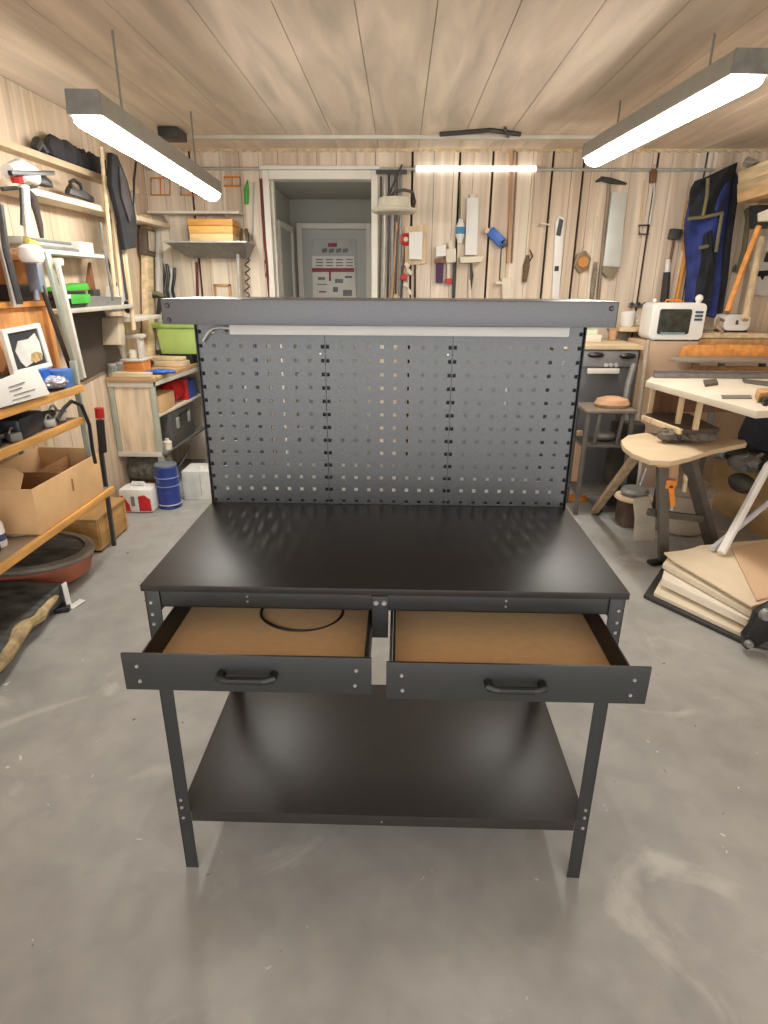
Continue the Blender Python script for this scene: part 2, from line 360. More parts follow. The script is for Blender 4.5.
drawer(-.512,-.017,-.17,.797,.712,-.262)
drawer(.012,.52,-.182,.797,.712,.262)
# back uprights, pegboard, top shelf
for xs in(-1,1):
    t=MB(); x0=xs*W
    t.box(min(x0,x0-xs*.003),max(x0,x0-xs*.003),D-.03,D,H,1.442,0,.0008); t.box(min(x0,x0-xs*.012),max(x0,x0-xs*.012),D-.003,D,H,1.442,0,.0008)
    t.build('upright',blk2,wbn)
hs=.0102; sp=.0374
for i in range(3):
    x0=-W+.004+i*(2*W-.008)/3; x1=x0+(2*W-.008)/3-.0015; z0=H+.001;z1=1.441
    cx=(x0+x1)/2; xs_=[cx+(k-4.5)*sp for k in range(10)]; zs_=[z0+.0085+k*.0374 for k in range(15)]
    xl=[x0]+[v for c in xs_ for v in(c-hs/2,c+hs/2)]+[x1]; zl=[z0]+[v for c in zs_ for v in(c-hs/2,c+hs/2)]+[z1]
    t=MB(); yF,yK=D-.018,D-.016; bm=t.bm
    vf=[[bm.verts.new((a_,yF,c_)) for c_ in zl] for a_ in xl]; vb=[[bm.verts.new((a_,yK,c_)) for c_ in zl] for a_ in xl]
    nx,nz=len(xl)-1,len(zl)-1; hole=lambda p,q:0<=p<nx and 0<=q<nz and p%2==1 and q%2==1
    solid=lambda p,q:0<=p<nx and 0<=q<nz and not hole(p,q)
    for p_ in range(nx):
        for q_ in range(nz):
            if hole(p_,q_): continue
            bm.faces.new((vf[p_][q_],vf[p_+1][q_],vf[p_+1][q_+1],vf[p_][q_+1])); bm.faces.new((vb[p_][q_],vb[p_][q_+1],vb[p_+1][q_+1],vb[p_+1][q_]))
            for (dp,dq,e0,e1) in((-1,0,(0,0),(0,1)),(1,0,(1,0),(1,1)),(0,-1,(0,0),(1,0)),(0,1,(0,1),(1,1))):
                if not solid(p_+dp,q_+dq):
                    A,B_=(p_+e0[0],q_+e0[1]),(p_+e1[0],q_+e1[1])
                    bm.faces.new((vf[A[0]][A[1]],vf[B_[0]][B_[1]],vb[B_[0]][B_[1]],vb[A[0]][A[1]]))
    t.box(x0,x0+.0015,yK,yK+.014,z0,z1);t.box(x1-.0015,x1,yK,yK+.014,z0,z1)
    for q in((x0+.0015,x0+.022,z0,z1),(x1-.022,x1-.0015,z0,z1),(x0+.022,x1-.022,z0,z0+.018),(x0+.022,x1-.022,1.355,z1)): t.box(q[0],q[1],yK+.0125,yK+.014,q[2],q[3],1)
    pg=t.build('pegboard_panel',[peg,black_in],wbn,smooth=False)
    if i<2: bolts(pg,[(x1-.008,yF,1.352),(x1-.012,yF,1.30)],.0035)
t=MB(); ty0,ty1=.297,D+.01
t.box(-W,W,ty0,ty1,1.4425,1.445,0,.0008); t.box(-W,W,ty0,ty0+.003,1.388,1.445,0,.001); t.box(-W,W,ty1-.003,ty1,1.41,1.445,0,.001)
for xs in(-1,1): t.box(min(xs*W,xs*(W-.003)),max(xs*W,xs*(W-.003)),ty0,ty1,1.388,1.445,0,.001)
ts=t.build('top_shelf',gry,wbn); bolts(ts,[(-W+.016,ty0,1.430),(-W+.016,ty0,1.398),(W-.016,ty0,1.430)],.006,m_=dgrey)
t=MB(); t.box(AT(231,330,y=.505).x,AT(568,330,y=.505).x,.485,.527,AT(400,336,y=.485).z,AT(400,326,y=.485).z,0,.004); lb=t.build('light_bar',white,wbn,label='white light bar under the top shelf')
c0=AT(233,329,y=.505); c1=AT(203,341,y=.515)
t=MB(); pts=[]
P0,P1,P2,P3=c0,c0+Vector((-.06,-.01,.012)),c1+Vector((.02,-.01,.025)),c1
for k in range(15):
    s_=k/14; pts.append(P0*(1-s_)**3+P1*3*s_*(1-s_)**2+P2*3*s_*s_*(1-s_)+P3*s_**3)
pts.append(c1+Vector((-.004,.03,-.01))); t.tube(pts,.0024,8); t.build('cable',white,lb)
# cable loop lying in the left drawer
t=MB(); cc=Vector((-.20,.045,.7295)); pts=[cc+Vector((math.cos(a)*.1,math.sin(a)*.1*.9,.003*math.sin(2*a))) for a in [2*PI*k/40 for k in range(40)]]
pts=[p_+Vector((0,.075,0)) for p_ in pts]
t.tube(pts,.0035,8,closed=True); T1('cable_loop',t,black,'black loop of thin cable lying in the left open drawer','cable')

# ------------------------------------------------------------------ lamps
glow=mat('fluorescent_diffuser',(255,252,244),rough=.5,emit=19.0,var=0)
glow2=mat('led_tube_diffuser',(255,253,248),rough=.5,emit=.7,var=0)
def lamp(A,B,w,label,name='fluorescent_lamp'):
    A=Vector(A);B=Vector(B); l=TH(name,label,'lamp','fluorescent ceiling lamps')
    d=(B-A).normalized(); s_=Vector((-d.y,d.x,0)).normalized()
    def sec(P): return [P+s_*w*.5+Vector((0,0,.015)),P-s_*w*.5+Vector((0,0,.015)),P-s_*w*.46+Vector((0,0,.095)),P+s_*w*.46+Vector((0,0,.095))]
    h=MB(); h.hexa([*sec(A),*sec(B)],0,.006); h.build('housing',mgrey2,l)
    g=MB(); n=8; ra=[[P+s_*(w*.42*math.cos(PI*k/n))+Vector((0,0,.014-.045*math.sin(PI*k/n))) for k in range(n+1)] for P in(A+d*.01,B-d*.01)]
    vv=[[g.bm.verts.new(q) for q in r_] for r_ in ra]
    for k in range(n): g.bm.faces.new((vv[0][k],vv[0][k+1],vv[1][k+1],vv[1][k]))
    for r_ in vv: g.bm.faces.new(r_)
    g.bm.faces.new((vv[0][0],vv[1][0],vv[1][n],vv[0][n]))
    g.build('diffuser',glow,l)
    for e,sg in((A,-1),(B,1)):
        c=MB(); c.hexa([*sec(e),*[q+d*sg*.012 for q in sec(e)]]); c.build('end_cap',mgrey,l)
    for f in(.2,.8):
        P=A.lerp(B,f); MB().cyl(P+Vector((0,0,.07)),(P.x,P.y,ZC),.005,.005,8).build('hanger',mgrey,l)
mgrey2=mat('lamp_housing_grey',(150,146,136),rough=.5,var=.05)
lamp((-1.25,3.35,2.03),(-1.12,1.35,2.03),.125,'long glowing fluorescent lamp hanging on the left, angled towards the door')
lamp((1.20,3.05,2.19),(1.30,1.5,2.19),.155,'long glowing fluorescent lamp hanging near the ceiling on the right')
# conduit + LED tube on the back wall
t=MB(); t.cyl((-1.93,YB-.025,2.295),(2.35,YB-.025,2.292),.011); T1('conduit_pipe',t,lgrey,'thin grey conduit running along the top of the back wall','pipe')
t=TH('tube_light','slim white tube light on the back wall conduit right of the doorway','lamp')
p0=AT(416,168,y=YB-.05);p1=AT(537,168,y=YB-.05)
MB().cyl(p0,p1,.019,seg=12).build('tube',glow2,t); MB().cyl(p0-Vector((.02,0,0)),p0,.02,seg=12).build('end_cap',lgrey,t); MB().cyl(p1,p1+Vector((.02,0,0)),.02,seg=12).build('end_cap',lgrey,t)

#@@ITEMS
# ================================================================== back wall, left of the doorway
def rod(name,pts,r,mt,label,cat,group=None,seg=8,flat=1):
    t=MB(); t.tube(pts,r,seg,flat=flat); o=T1(name,t,mt,label,cat,group); snap(o); return o
def snap(o):
    ms=[q for q in [o]+list(o.children) if q.type=='MESH']; my=max(v.co.y for q in ms for v in q.data.vertices)
    if 3.9<my<3.9985 and min(v.co.z for q in ms for v in q.data.vertices)>.9:
        for q in ms: q.data.transform(Matrix.Translation((0,3.999-my,0)))
YW=YB-.004
t=MB(); t.box(-1.90,-1.20,YB-.16,YB-.002,1.975,1.995,0,.003)
for x in(-1.80,-1.32): t.prism([(x,YB-.002,1.975),(x,YB-.13,1.975),(x,YB-.002,1.90)],(.012,0,0))
T1('wall_shelf',t,offw,'narrow off-white upper shelf on the back wall left of the doorway','shelf')
t=TH('wall_shelf','grey metal shelf with upturned rim holding orange wood blocks','shelf')
b=MB(); x0,x1=-1.74,-1.13; b.hexa([(x0+.1,YB-.1,1.67),(x1-.05,YB-.1,1.67),(x1-.05,YB-.002,1.67),(x0+.1,YB-.002,1.67),(x0,YB-.30,1.765),(x1,YB-.30,1.765),(x1,YB-.002,1.765),(x0,YB-.002,1.765)],0,.004); b.build('tray',mgrey,t)
b=MB(); b.box(x0-.01,x1+.01,YB-.31,YB-.002,1.765,1.778,0,.003); b.build('rim',lgrey,t)
for i,(za,zb,l) in enumerate(((1.779,1.832,'pale wood block on the grey shelf, bottom of its stack'),(1.833,1.882,'orange wood block on the grey shelf, middle of its stack'),(1.883,1.93,'dark orange wood block on the grey shelf, topmost of its stack'))):
    b=MB(); b.box(-1.56-.004*i,-1.235+.003*i,YB-.26,YB-.06,za,zb,0,.004); T1('wood_block',b,(wood('block_pale',(236,200,140),'x'),wood('block_orange',(240,184,100),'x'),wood('block_dark_orange',(222,158,78),'x'))[i],l,'wood block','wood blocks on the grey shelf')
b=MB(); b.lathe((-1.17,YB-.15,1.779),[(0,0),(.035,0),(.038,.06),(.028,.08),(.028,.095),(0,.095)],16); T1('jar',b,mat('dark_amber_jar',(90,76,50),rough=.3),'small dark jar beside the stacked wood blocks','jar')
# orange wire frames hanging near the ceiling
for i,(a,b_,c_,d_,l) in enumerate(((151,178,170,195,'leftmost orange outline frame hanging under the ceiling'),(181,178,198,195,'middle orange outline frame hanging under the ceiling, partly behind the lamp end'),(224,177,240,186,'small flat orange outline frame hanging nearest the doorway'))):
    t=MB(); P=[AT(a,b_,y=YB-.03),AT(c_,b_,y=YB-.03),AT(c_,d_,y=YB-.03),AT(a,d_,y=YB-.03)]
    t.tube(P,.007,6,closed=True); t.tube([P[0].lerp(P[1],.5),P[3].lerp(P[2],.5)],.005,6); T1('wire_hanger',t,orange,l,'frame','orange frames on the back wall')
rod('pliers',[AT(247,180,y=3.97),AT(246,190,y=3.965),AT(246,204,y=3.965)],[.006,.02,.016],green,'green-handled pliers hanging beside the doorway','pliers')
rod('metal_rod',[AT(253,182,y=3.97),AT(252,240,y=3.97)],.007,lgrey,'thin light metal rod hanging left of the dark red cord','rod')
rod('cord',[AT(260,178,y=3.95),AT(262,215,y=3.95),AT(266,262,y=3.94),AT(270,310,y=3.95)],.013,dred,'dark red cord running down beside the left door frame','cord')
rod('chain_hook',[AT(263,260,y=3.9),AT(266,268,y=3.9),AT(264,275,y=3.9),AT(268,282,y=3.91)],.009,brownp,'rusty hook hanging on the left door frame','hook')
rod('post',[AT(237,238,y=3.86),AT(241,330,y=3.86)],.014,lgrey,'thin pale post below the grey shelf near the doorway','post')
t=MB(); pts=[]
for k in range(26): pts.append(AT(246+2.5*math.sin(k*1.3),258+k*1.8,y=3.95))
t.tube(pts,.005,6); T1('chain',t,dgrey,'wavy dark chain hanging below the grey shelf','chain')
for i,px_ in enumerate((162,166,169,172)):
    rod('cable_bundle',[AT(px_-2+i,262+i*2,y=3.95),AT(px_+1,275,y=3.93),AT(px_-1,290,y=3.95),AT(px_+2,303,y=3.95)],.012,(black,dgrey,lgrey,black)[i],('black cable strand at the left of the hanging bundle','dark grey cable strand in the hanging bundle below the left end of the shelf','pale grey cable strand in the hanging bundle','black cable strand at the right of the hanging bundle')[i],'cable','cables bundled in the left corner')
rod('strap',[AT(196,262,y=3.97),AT(197,300,y=3.97)],.012,dred,'dark strap hanging below the middle of the grey shelf','strap')
t=TH('picture_frame','small wooden picture frame low on the back wall above the bench','picture')
b=MB(); A=AT(213,284,y=3.96);B=AT(231,298,y=3.96); za,zb=B.z-.02,A.z
for q in((A.x,A.x+.018,za,zb),(B.x-.018,B.x,za,zb),(A.x,B.x,za,za+.018),(A.x,B.x,zb-.018,zb)): b.box(q[0],q[1],3.965,3.99,q[2],q[3],0,.002)
b.build('frame',tanz,t); MB().box(A.x+.018,B.x-.018,3.978,3.99,za+.018,zb-.018).build('picture',cream,t)
t=MB(); A=AT(157,129,z=2.41);B=AT(187,136,z=2.41); t.box(A.x,B.x,B.y,A.y,2.37,2.425,0,.006); T1('ceiling_box',t,dgrey,'small dark metal box on the ceiling above the left lamp','box')
t=MB(); P=[AT(440,134,z=2.42),AT(490,130,z=2.42),AT(520,134,z=2.42)]; t.tube(P,.016,8); t.tube([AT(505,128,z=2.42),AT(508,137,z=2.42)],.01,6); T1('metal_pipe',t,dgrey,'short dark pipe with a branch on the ceiling in front of the white batten','pipe')

# ================================================================== back wall, right of the doorway
names=[(381,176,298,.008,dgrey),(385,174,300,.010,lgrey),(389,174,298,.008,black),(393,174,296,.012,mgrey),(397,173,294,.008,dgrey),(401,173,296,.010,mgrey)]
labs=['dark slim bar hanging closest to the right door frame','pale slim bar hanging second from the right door frame','black slim bar hanging third from the right door frame','wide grey bar hanging fourth from the right door frame','dark slim bar hanging fifth from the right door frame','grey bar hanging farthest from the door frame, behind the disc lamp']
for (px_,y0,y1,r,mt),l in zip(names,labs):
    rod('hanging_bar',[AT(px_,y0,y=3.965),AT(px_-.5,(y0+y1)/2,y=3.955),AT(px_-1.5,y1,y=3.965)],r,mt,l,'metal bar','metal bars hanging right of the doorway',flat=.9)
t=MB(); t.bar(AT(376,172,y=3.96),AT(407,172,y=3.96),.015,.03); T1('hanging_rail',t,dgrey,'short dark rail from which the slim metal bars hang','rail')
t=TH('disc_lamp','cream disc lamp with curved black arm right of the doorway','lamp')
c=AT(394,213,y=3.62); b=MB(); b.lathe(c,[(0,0),(.150,.0),(.166,.012),(.160,.026),(.125,.034),(.112,.085),(.100,.098),(0,.10)],32); b.build('shade',mat('lamp_cream',(208,202,184),rough=.4,var=.04),t)
b=MB(); b.tube([c+Vector((-.03,0,.10)),c+Vector((0,.0,.135)),c+Vector((.07,.02,.15)),c+Vector((.13,.05,.14)),c+Vector((.15,.12,.09)),c+Vector((.14,.33,.05)),(c.x+.14,3.995,c.z+.05)],.011,8); b.build('arm',dgrey,t)
b=MB(); b.tube([c+Vector((-.05,.03,.1)),c+Vector((.02,.1,.25)),(c.x+.05,3.99,c.z+.36)],.009,8); b.build('brace',dgrey,t)
rod('wooden_stick',[AT(397,222,y=3.97),AT(391,305,y=3.97)],.012,tanz,'brown wooden stick leaning between the metal bars and the red reel','stick')
t=MB(); t.pw([(405,227),(427,224),(427,263),(405,266)],3.975,.02,0,.003); T1('backing_board',t,palez,'pale backing board behind the white wall box','board')
t=MB(); t.pw([(409,232),(423,231),(422,260),(409,259)],3.91,.062,0,.008); T1('wall_box',t,white,'white rectangular box mounted right of the red reel','box')
def ring(c,R,r,pl='xz',n=20): return [Vector(c)+Vector((R*math.cos(2*PI*k/n),0,R*math.sin(2*PI*k/n))) for k in range(n)]
t=TH('reel','round red reel hanging left of the white wall box','reel'); c=AT(406,239,y=3.94)
b=MB(); b.tube(ring(c,.032,.014),.014,8,closed=True); b.build('rim',red,t); b=MB(); b.cyl(c+Vector((0,-.01,0)),c+Vector((0,.03,0)),.018); b.build('hub',cream,t)
rod('cord',[AT(405,246,y=3.965),AT(404,262,y=3.955),AT(402,275,y=3.965)],.007,brownp,'brown cord hanging down from the red reel','cord')
t=TH('clamp','red clamp with dark bar low beside the white wall box','clamp'); b=MB(); b.tube([AT(402,266,y=3.96),AT(401,300,y=3.96)],.010,8); b.build('bar',dgrey,t); b=MB(); b.obox(AT(404,277,y=3.95),(.05,.04,.05),(0,.3,0),0,.01); b.build('jaw',red,t)
t=MB(); 
for (a,b2) in ((407,265),(410,272),(406,285),(410,292)): t.obox(AT(a,b2,y=3.965),(.045,.03,.03),(0,.4*(a%3),0),0,.006)
t.tube([AT(407,262,y=3.975),AT(409,298,y=3.975)],.006,6); T1('hook_rack',t,cream,'cream rack of small hooks below the white wall box','hooks')
rod('metal_bar',[AT(415,262,y=3.975),AT(415,300,y=3.975)],.008,black,'black slim bar hanging below the white wall box','metal bar')
t=TH('brush','hanging brush with purple bristles above the bench shelf','brush')
b=MB(); b.pw([(436,263),(444,262),(443,283),(436,283)],3.94,.045,0,.006); b.build('bristles',purple,t); b=MB(); b.pw([(435,259),(445,258),(445,263),(435,263)],3.93,.06,0,.004); b.build('head',brn,t)
t=MB(); t.pw([(436,246),(446,245),(446,256),(436,257)],3.94,.055,0,.006); T1('soap_box',t,white,'small white box above the purple brush','box')
t=MB(); t.pw([(446,249),(456,248),(456,262),(446,263)],3.95,.045,0,.004); t.pw([(448,242),(452,240),(453,248),(449,249)],3.96,.03,0,.003); T1('switch_box',t,cream,'cream switch box right of the small white box','box')
t=MB(); t.pw([(446,279),(452,278),(452,284),(446,284)],3.955,.04,0,.004); t.pw([(447,263),(450,263),(450,279),(447,279)],3.975,.02,1); T1('scraper',t,[red,cream],'cream stem with a red end under the switch box','handle')
t=MB(); t.pw([(453,263),(456,263),(455,298),(452,298)],3.975,.02); T1('metal_bar',t,black,'black slim bar hanging under the cream switch box','metal bar')
t=TH('glue_bottle','white bottle with a blue label hanging on the back wall','bottle'); c=AT(460,243,y=3.93)
b=MB(); b.lathe(c+Vector((0,0,0)),[(0,0),(.018,0),(.022,.025),(.03,.045),(.034,.06),(.034,.12),(.022,.145),(.016,.17),(0,.175)],20); b.build('body',white,t)
b=MB(); b.lathe(c+Vector((0,0,.065)),[(.0355,0),(.0355,.05),(.033,.05),(.033,0),(.0355,0)],20); b.build('label',mat('label_blue',(70,140,185),rough=.5),t)
rod('cord',[AT(460,180,y=3.985),AT(460,222,y=3.975)],.006,khaki,'thin cord from which the blue-labelled bottle hangs','cord')
t=MB(); t.pw([(467,198),(479,197),(477,255),(465,255)],3.955,.035,0,.004); t.pw([(470,194),(475,194),(475,198),(470,198)],3.975,.015,1)
T1('tool_board',t,[white,cream],'tall narrow white panel hanging above a pale tray','panel')
t=MB(); t.pw([(460,257),(484,256),(482,262),(461,263)],3.89,.10,0,.004); T1('tray',t,cream,'small pale tray below the tall narrow white panel','tray')
t=MB(); t.tube([AT(471,263,y=3.97),AT(472,275,y=3.96),AT(471,290,y=3.97)],[.006,.014,.006],8); t.tube([AT(470,280,y=3.97),AT(470,300,y=3.97)],.013,8,mi=1); T1('chisel',t,[dgrey,cream],'dark tool with pale handle hanging under the pale tray','tool')
t=TH('heat_tool','bright blue hand tool hanging at an angle on the back wall','tool'); 
b=MB(); b.bar(AT(490,230,y=3.93),AT(504,244,y=3.93),.075,.05,0,.012,upv=(0,1,0)); b.build('body',blue,t)
b=MB(); b.bar(AT(485,230,y=3.93),AT(490,231,y=3.93),.04,.04,0,.008,upv=(0,1,0)); b.build('nozzle',mat('nozzle_pink',(220,190,170)),t)
b=MB(); b.bar(AT(501,245,y=3.93),AT(507,241,y=3.93),.06,.05,0,.01,upv=(0,1,0)); b.build('grip',dgrey,t)
b=MB(); b.tube([AT(502,246,y=3.96),AT(501,262,y=3.97),AT(500,280,y=3.97)],.004,6); b.build('cable',dgrey,t)
t=MB(); t.pw([(502,278),(511,277),(511,300),(503,300)],3.94,.05,0,.006); t.obox(AT(499,283,y=3.95),(.06,.03,.02),(0,0,0),0,.004); T1('wall_holder',t,cream,'cream holder with a side arm right below the blue hand tool','holder')
rod('wooden_stick',[AT(512,150,y=3.975),AT(511,200,y=3.97),AT(508,263,y=3.97)],.012,wood('stick_orange',(206,160,118),'z'),'light brown round stick right of the blue hand tool','stick')
rod('wooden_stick',[AT(518,150,y=3.975),AT(512,263,y=3.97)],.007,mat('stick_dark',(150,122,96),rough=.6),'thin darker stick hanging next to the light brown round stick','stick')
t=TH('long_brush','long thin rod with a brown bristled end hanging on the wall','brush')
b=MB(); b.tube([AT(535,172,y=3.97),AT(533,210,y=3.965),AT(529,256,y=3.965)],.005,6); b.build('handle',palez,t); b=MB(); b.tube([AT(528.5,255,y=3.95),AT(527,266,y=3.95),AT(525,282,y=3.95)],[.012,.026,.018],10); b.build('bristle_head',mat('bristle_brown',(120,100,76),rough=.9,var=.3,scale=60),t)
t=MB(); t.tube([AT(530,248,y=3.95),AT(534,256,y=3.93),AT(530,262,y=3.95)],.006,6); T1('wire_hook',t,brownp,'small wire hook beside the brown bristled brush end','hook')
t=MB(); t.tube([AT(538,226,y=3.985),AT(541,223,y=3.93),AT(552,225,y=3.94)],.007,6); T1('wire_hook',t,cream,'pale bent hook left of the spirit level','hook')
t=TH('spirit_level','long white spirit level with black handle slot hanging upright','spirit level')
b=MB(); b.pw([(560,215),(565,218),(559,305),(552,305),(556,222)],3.955,.03,0,.003); b.build('body',white,t)
b=MB(); b.pw([(560,218),(564,220),(561,236),(556.5,235)],3.948,.008,0,.002); b.build('handle',dgrey,t); b=MB(); b.pw([(555.5,266),(559.5,266),(559,271),(555,271)],3.948,.008); b.build('vial',black,t)
t=TH('clock_dial','hexagonal plaque with an orange centre on the back wall','plaque'); c=AT(583,262,y=3.96)
b=MB(); b.prism([c+Vector((.075*math.cos(a+.3)*.9,.0,.085*math.sin(a+.3))) for a in [k*PI/3 for k in range(6)]],(0,.03,0),0,.004); b.build('plate',mat('plaque_grey',(140,122,96),rough=.5),t)
b=MB(); b.cyl(c+Vector((0,.001,0)),c+Vector((0,-.018,0)),.045,.04,24); b.build('centre',mat('amber_wood',(206,142,70),rough=.4),t)
rod('metal_rod',[AT(597,216,y=3.96),AT(588,305,y=3.96)],.013,cream,'pale round rod leaning left of the long-shafted hammer','rod')
t=TH('pick_hammer','long-shafted hammer with a curved head hanging high','hammer')
b=MB(); b.tube([AT(597,181,y=3.93),AT(603,178,y=3.93),AT(612,180,y=3.93),AT(628,183,y=3.93)],[.006,.018,.022,.008],8); b.build('head',dgrey,t); b=MB(); b.tube([AT(611,181,y=3.94),AT(605,240,y=3.95),AT(599,305,y=3.95)],.014,8); b.build('shaft',wood('shaft_grey',(150,132,112),'z'),t)
t=TH('hand_saw','pale grey wide saw blade with a brown handle hanging down','saw')
b=MB(); b.pw([(612,192),(627,193),(620,267),(603,266)],3.965,.012,0,.002); b.build('blade',mat('saw_blade',(205,208,202),rough=.35,metal=.2,var=.05),t)
b=MB(); b.pw([(603,266),(619,267),(617,272),(614,278),(607,278),(602,272)],3.95,.035,0,.006); b.build('handle',mat('saw_handle',(138,128,104),rough=.5),t)
rod('wooden_stick',[AT(597,262,y=3.95),AT(595,280,y=3.94),AT(592,305,y=3.95)],[.014,.02,.018],mat('mottled_stick',(150,134,118),rough=.7,var=.3,scale=50),'mottled short stick left of the saw handle','stick')
t=TH('bar_clamp','thin steel bar clamp with a square jaw hanging on the wall','clamp')
b=MB(); b.tube([AT(656,164,y=3.965),AT(655,195,y=3.96),AT(650,226,y=3.96)],.009,8); b.build('bar',lgrey,t)
b=MB(); 
P=[AT(640,225,y=3.94),AT(650,225,y=3.94),AT(649,234,y=3.94),AT(640,234,y=3.94)]; b.tube(P,.008,6,closed=True); b.build('jaw',dgrey,t)
b=MB(); b.pw([(653,168),(658,168),(657,182),(652,182)],3.93,.05,0,.004); b.build('head',brn,t)
rod('metal_rod',[AT(645,180,y=3.975),AT(641,222,y=3.975)],.007,palez,'thin pale strip hanging left of the bar clamp','rod')
t=TH('hammer','hammer with a dark square head and white and black grip','hammer')
b=MB(); b.obox(AT(677,234,y=3.93),(.085,.06,.075),(0,.1,0),0,.01); b.build('head',dgrey,t); b=MB(); b.tube([AT(676,240,y=3.94),AT(672,262,y=3.94)],.010,8); b.build('shaft',brn,t)
b=MB(); b.tube([AT(670,259,y=3.93),AT(669,272,y=3.93)],.019,10); b.build('collar',white,t); b=MB(); b.tube([AT(669,272,y=3.93),AT(666,304,y=3.93)],[.026,.033],10); b.build('grip',mat('grip_dark',(58,52,52),rough=.6),t)
for a,b_,l in ((686,681,'long orange stick leaning nearest the dark hammer grip'),(690,688,'long orange stick leaning against the left edge of the blue jacket')):
    rod('orange_stick',[AT(a+4,205,y=3.97),AT(a,255,y=3.97),AT(b_-(6 if a==686 else -1),310,y=3.97)],.019,wood('stick_yellow_orange',(232,160,60),'z'),l,'stick','orange sticks beside the blue jacket')
t=TH('gutter_clip','short grey metal track on the wall left of the white microwave','track'); b=MB(); b.bar(AT(630,305,y=3.96),AT(650,306,y=3.96),.03,.03,0,.006); b.build('track',mgrey,t)
for q in(633,640,646): b=MB(); b.sph(AT(q,304,y=3.935),.014); b.build('knob',dgrey,t)
# hanging jacket / harness
jk=TH('jacket','dark blue work jacket with khaki straps hanging at the right of the back wall','jacket')
def cloth(mb,outline,y,d,mi=0,fold=.03,nx=9,nz=16):
    """quad sheet between left and right outlines with vertical folds and thickness"""
    L_,R_=outline; F=[];K=[]
    def samp(pl,t_):
        n=len(pl)-1; s_=min(t_*n,n-1e-6); i=int(s_); f=s_-i
        return (pl[i][0]*(1-f)+pl[i+1][0]*f,pl[i][1]*(1-f)+pl[i+1][1]*f)
    for j in range(nz+1):
        a=samp(L_,j/nz);c=samp(R_,j/nz); rf=[];rk=[]
        for i in range(nx+1):
            u=i/nx; q=(a[0]*(1-u)+c[0]*u,a[1]*(1-u)+c[1]*u)
            yy=y-fold*math.sin(u*9+j*.35)-fold*1.3*math.sin(PI*u)
            P=AT(*q,y=yy); rf.append(mb.bm.verts.new(P)); rk.append(mb.bm.verts.new((P.x,y+d,P.z)))
        F.append(rf);K.append(rk)
    n=[]
    for j in range(nz):
        for i in range(nx):
            n.append(mb.bm.faces.new((F[j][i],F[j][i+1],F[j+1][i+1],F[j+1][i]))); n.append(mb.bm.faces.new((K[j][i],K[j+1][i],K[j+1][i+1],K[j][i+1])))
        n.append(mb.bm.faces.new((F[j][0],F[j+1][0],K[j+1][0],K[j][0]))); n.append(mb.bm.faces.new((F[j][nx],K[j][nx],K[j+1][nx],F[j+1][nx])))
    for i in range(nx): n.append(mb.bm.faces.new((F[0][i],K[0][i],K[0][i+1],F[0][i+1]))); n.append(mb.bm.faces.new((F[nz][i],F[nz][i+1],K[nz][i+1],K[nz][i])))
    for f in n: f.material_index=mi
b=MB(); cloth(b,([(698,180),(690,218),(688,240),(688,270),(686,305)],[(735,166),(733,195),(728,240),(722,280),(716,318)]),3.86,.06); b.build('body',bluecloth,jk)
b=MB(); cloth(b,([(696,182),(693,190),(690,205),(689,219)],[(738,162),(735,175),(728,195),(722,214)]),3.815,.03,fold=.022); b.build('hood',darkcloth,jk,label='dark hood of the jacket')
b=MB(); cloth(b,([(705,236),(703,262),(698,280),(694,305)],[(712,230),(716,262),(714,285),(708,312)]),3.785,.03,fold=.012,nx=4); b.build('lining',darkcloth,jk,label='dark lining')
b=MB(); cloth(b,([(735,170),(731,200),(726,240),(720,280),(714,310)],[(740,180),(737,205),(732,240),(728,280),(722,316)]),3.845,.03,fold=.01,nx=3); b.build('sleeve',darkcloth,jk,label='dark sleeve')
for pp in ([(688,219),(705,217),(723,213)],[(708,178),(707,196),(703,216)],[(722,214),(719,232),(716,252)],[(699,248),(708,246)]):
    b=MB(); b.tube([AT(*q,y=3.76) for q in pp],.013,8,flat=1); b.build('strap',khaki,jk,label='khaki webbing strap')
rod('cord',[AT(690,200,y=3.95),AT(686,222,y=3.95),AT(685,250,y=3.95)],.010,tan,'tan cord hanging left of the blue jacket','cord')
# ================================================================== right corner, high
lr=[]
for i,(a,b_,c_,d_,m_,l) in enumerate((((738,172),(772,158),(772,172),(738,184),pale,'pale board lying on the high right rack, topmost of its stack'),((737,184),(772,172),(772,182),(737,192),wood('board_grey',(206,180,142),'y'),'greyish board in the middle of the stack on the high right rack'),((737,192),(772,182),(772,192),(737,203),wood('board_warm',(222,182,134),'y'),'orange-toned board at the bottom of the stack on the high right rack'))):
    t=MB(); P=[AT(*q,x=2.36-.0) for q in(a,b_,c_,d_)]; t.prism(P,(.34,0,0),0,.004); T1('lumber_board',t,m_,l,'board','boards on the high right rack')
t=MB(); t.tube([AT(745,165,x=2.4),AT(748,160,x=2.4),AT(756,163,x=2.4),AT(750,168,x=2.42)],.022,8); T1('rag',t,mat('crumpled_rag',(170,160,150),rough=.9,var=.3),'crumpled grey rag on top of the board stack in the right corner','rag')
t=MB(); t.px([(749,206),(756,205),(757,222),(772,222),(772,228),(749,229)],2.5,.25,0,.004); T1('rack_bracket',t,dgrey,'dark angled bracket under the boards in the right corner','bracket')
t=MB(); t.px([(757,213),(772,207),(772,220),(757,222)],2.42,.2,0,.01); T1('storage_box',t,cream,'cream box standing on the dark bracket in the right corner','box')
t=MB(); pts=[AT(744,214,x=2.66),AT(747,210,x=2.66),AT(748,220,x=2.66),AT(744,250,x=2.66),AT(738,272,x=2.66),AT(734,270,x=2.66),AT(735,255,x=2.66),AT(739,230,x=2.66)]; t.tube(pts,.02,8,closed=True); T1('rope_loop',t,khaki,'long olive loop of rope hanging at the right corner','rope')
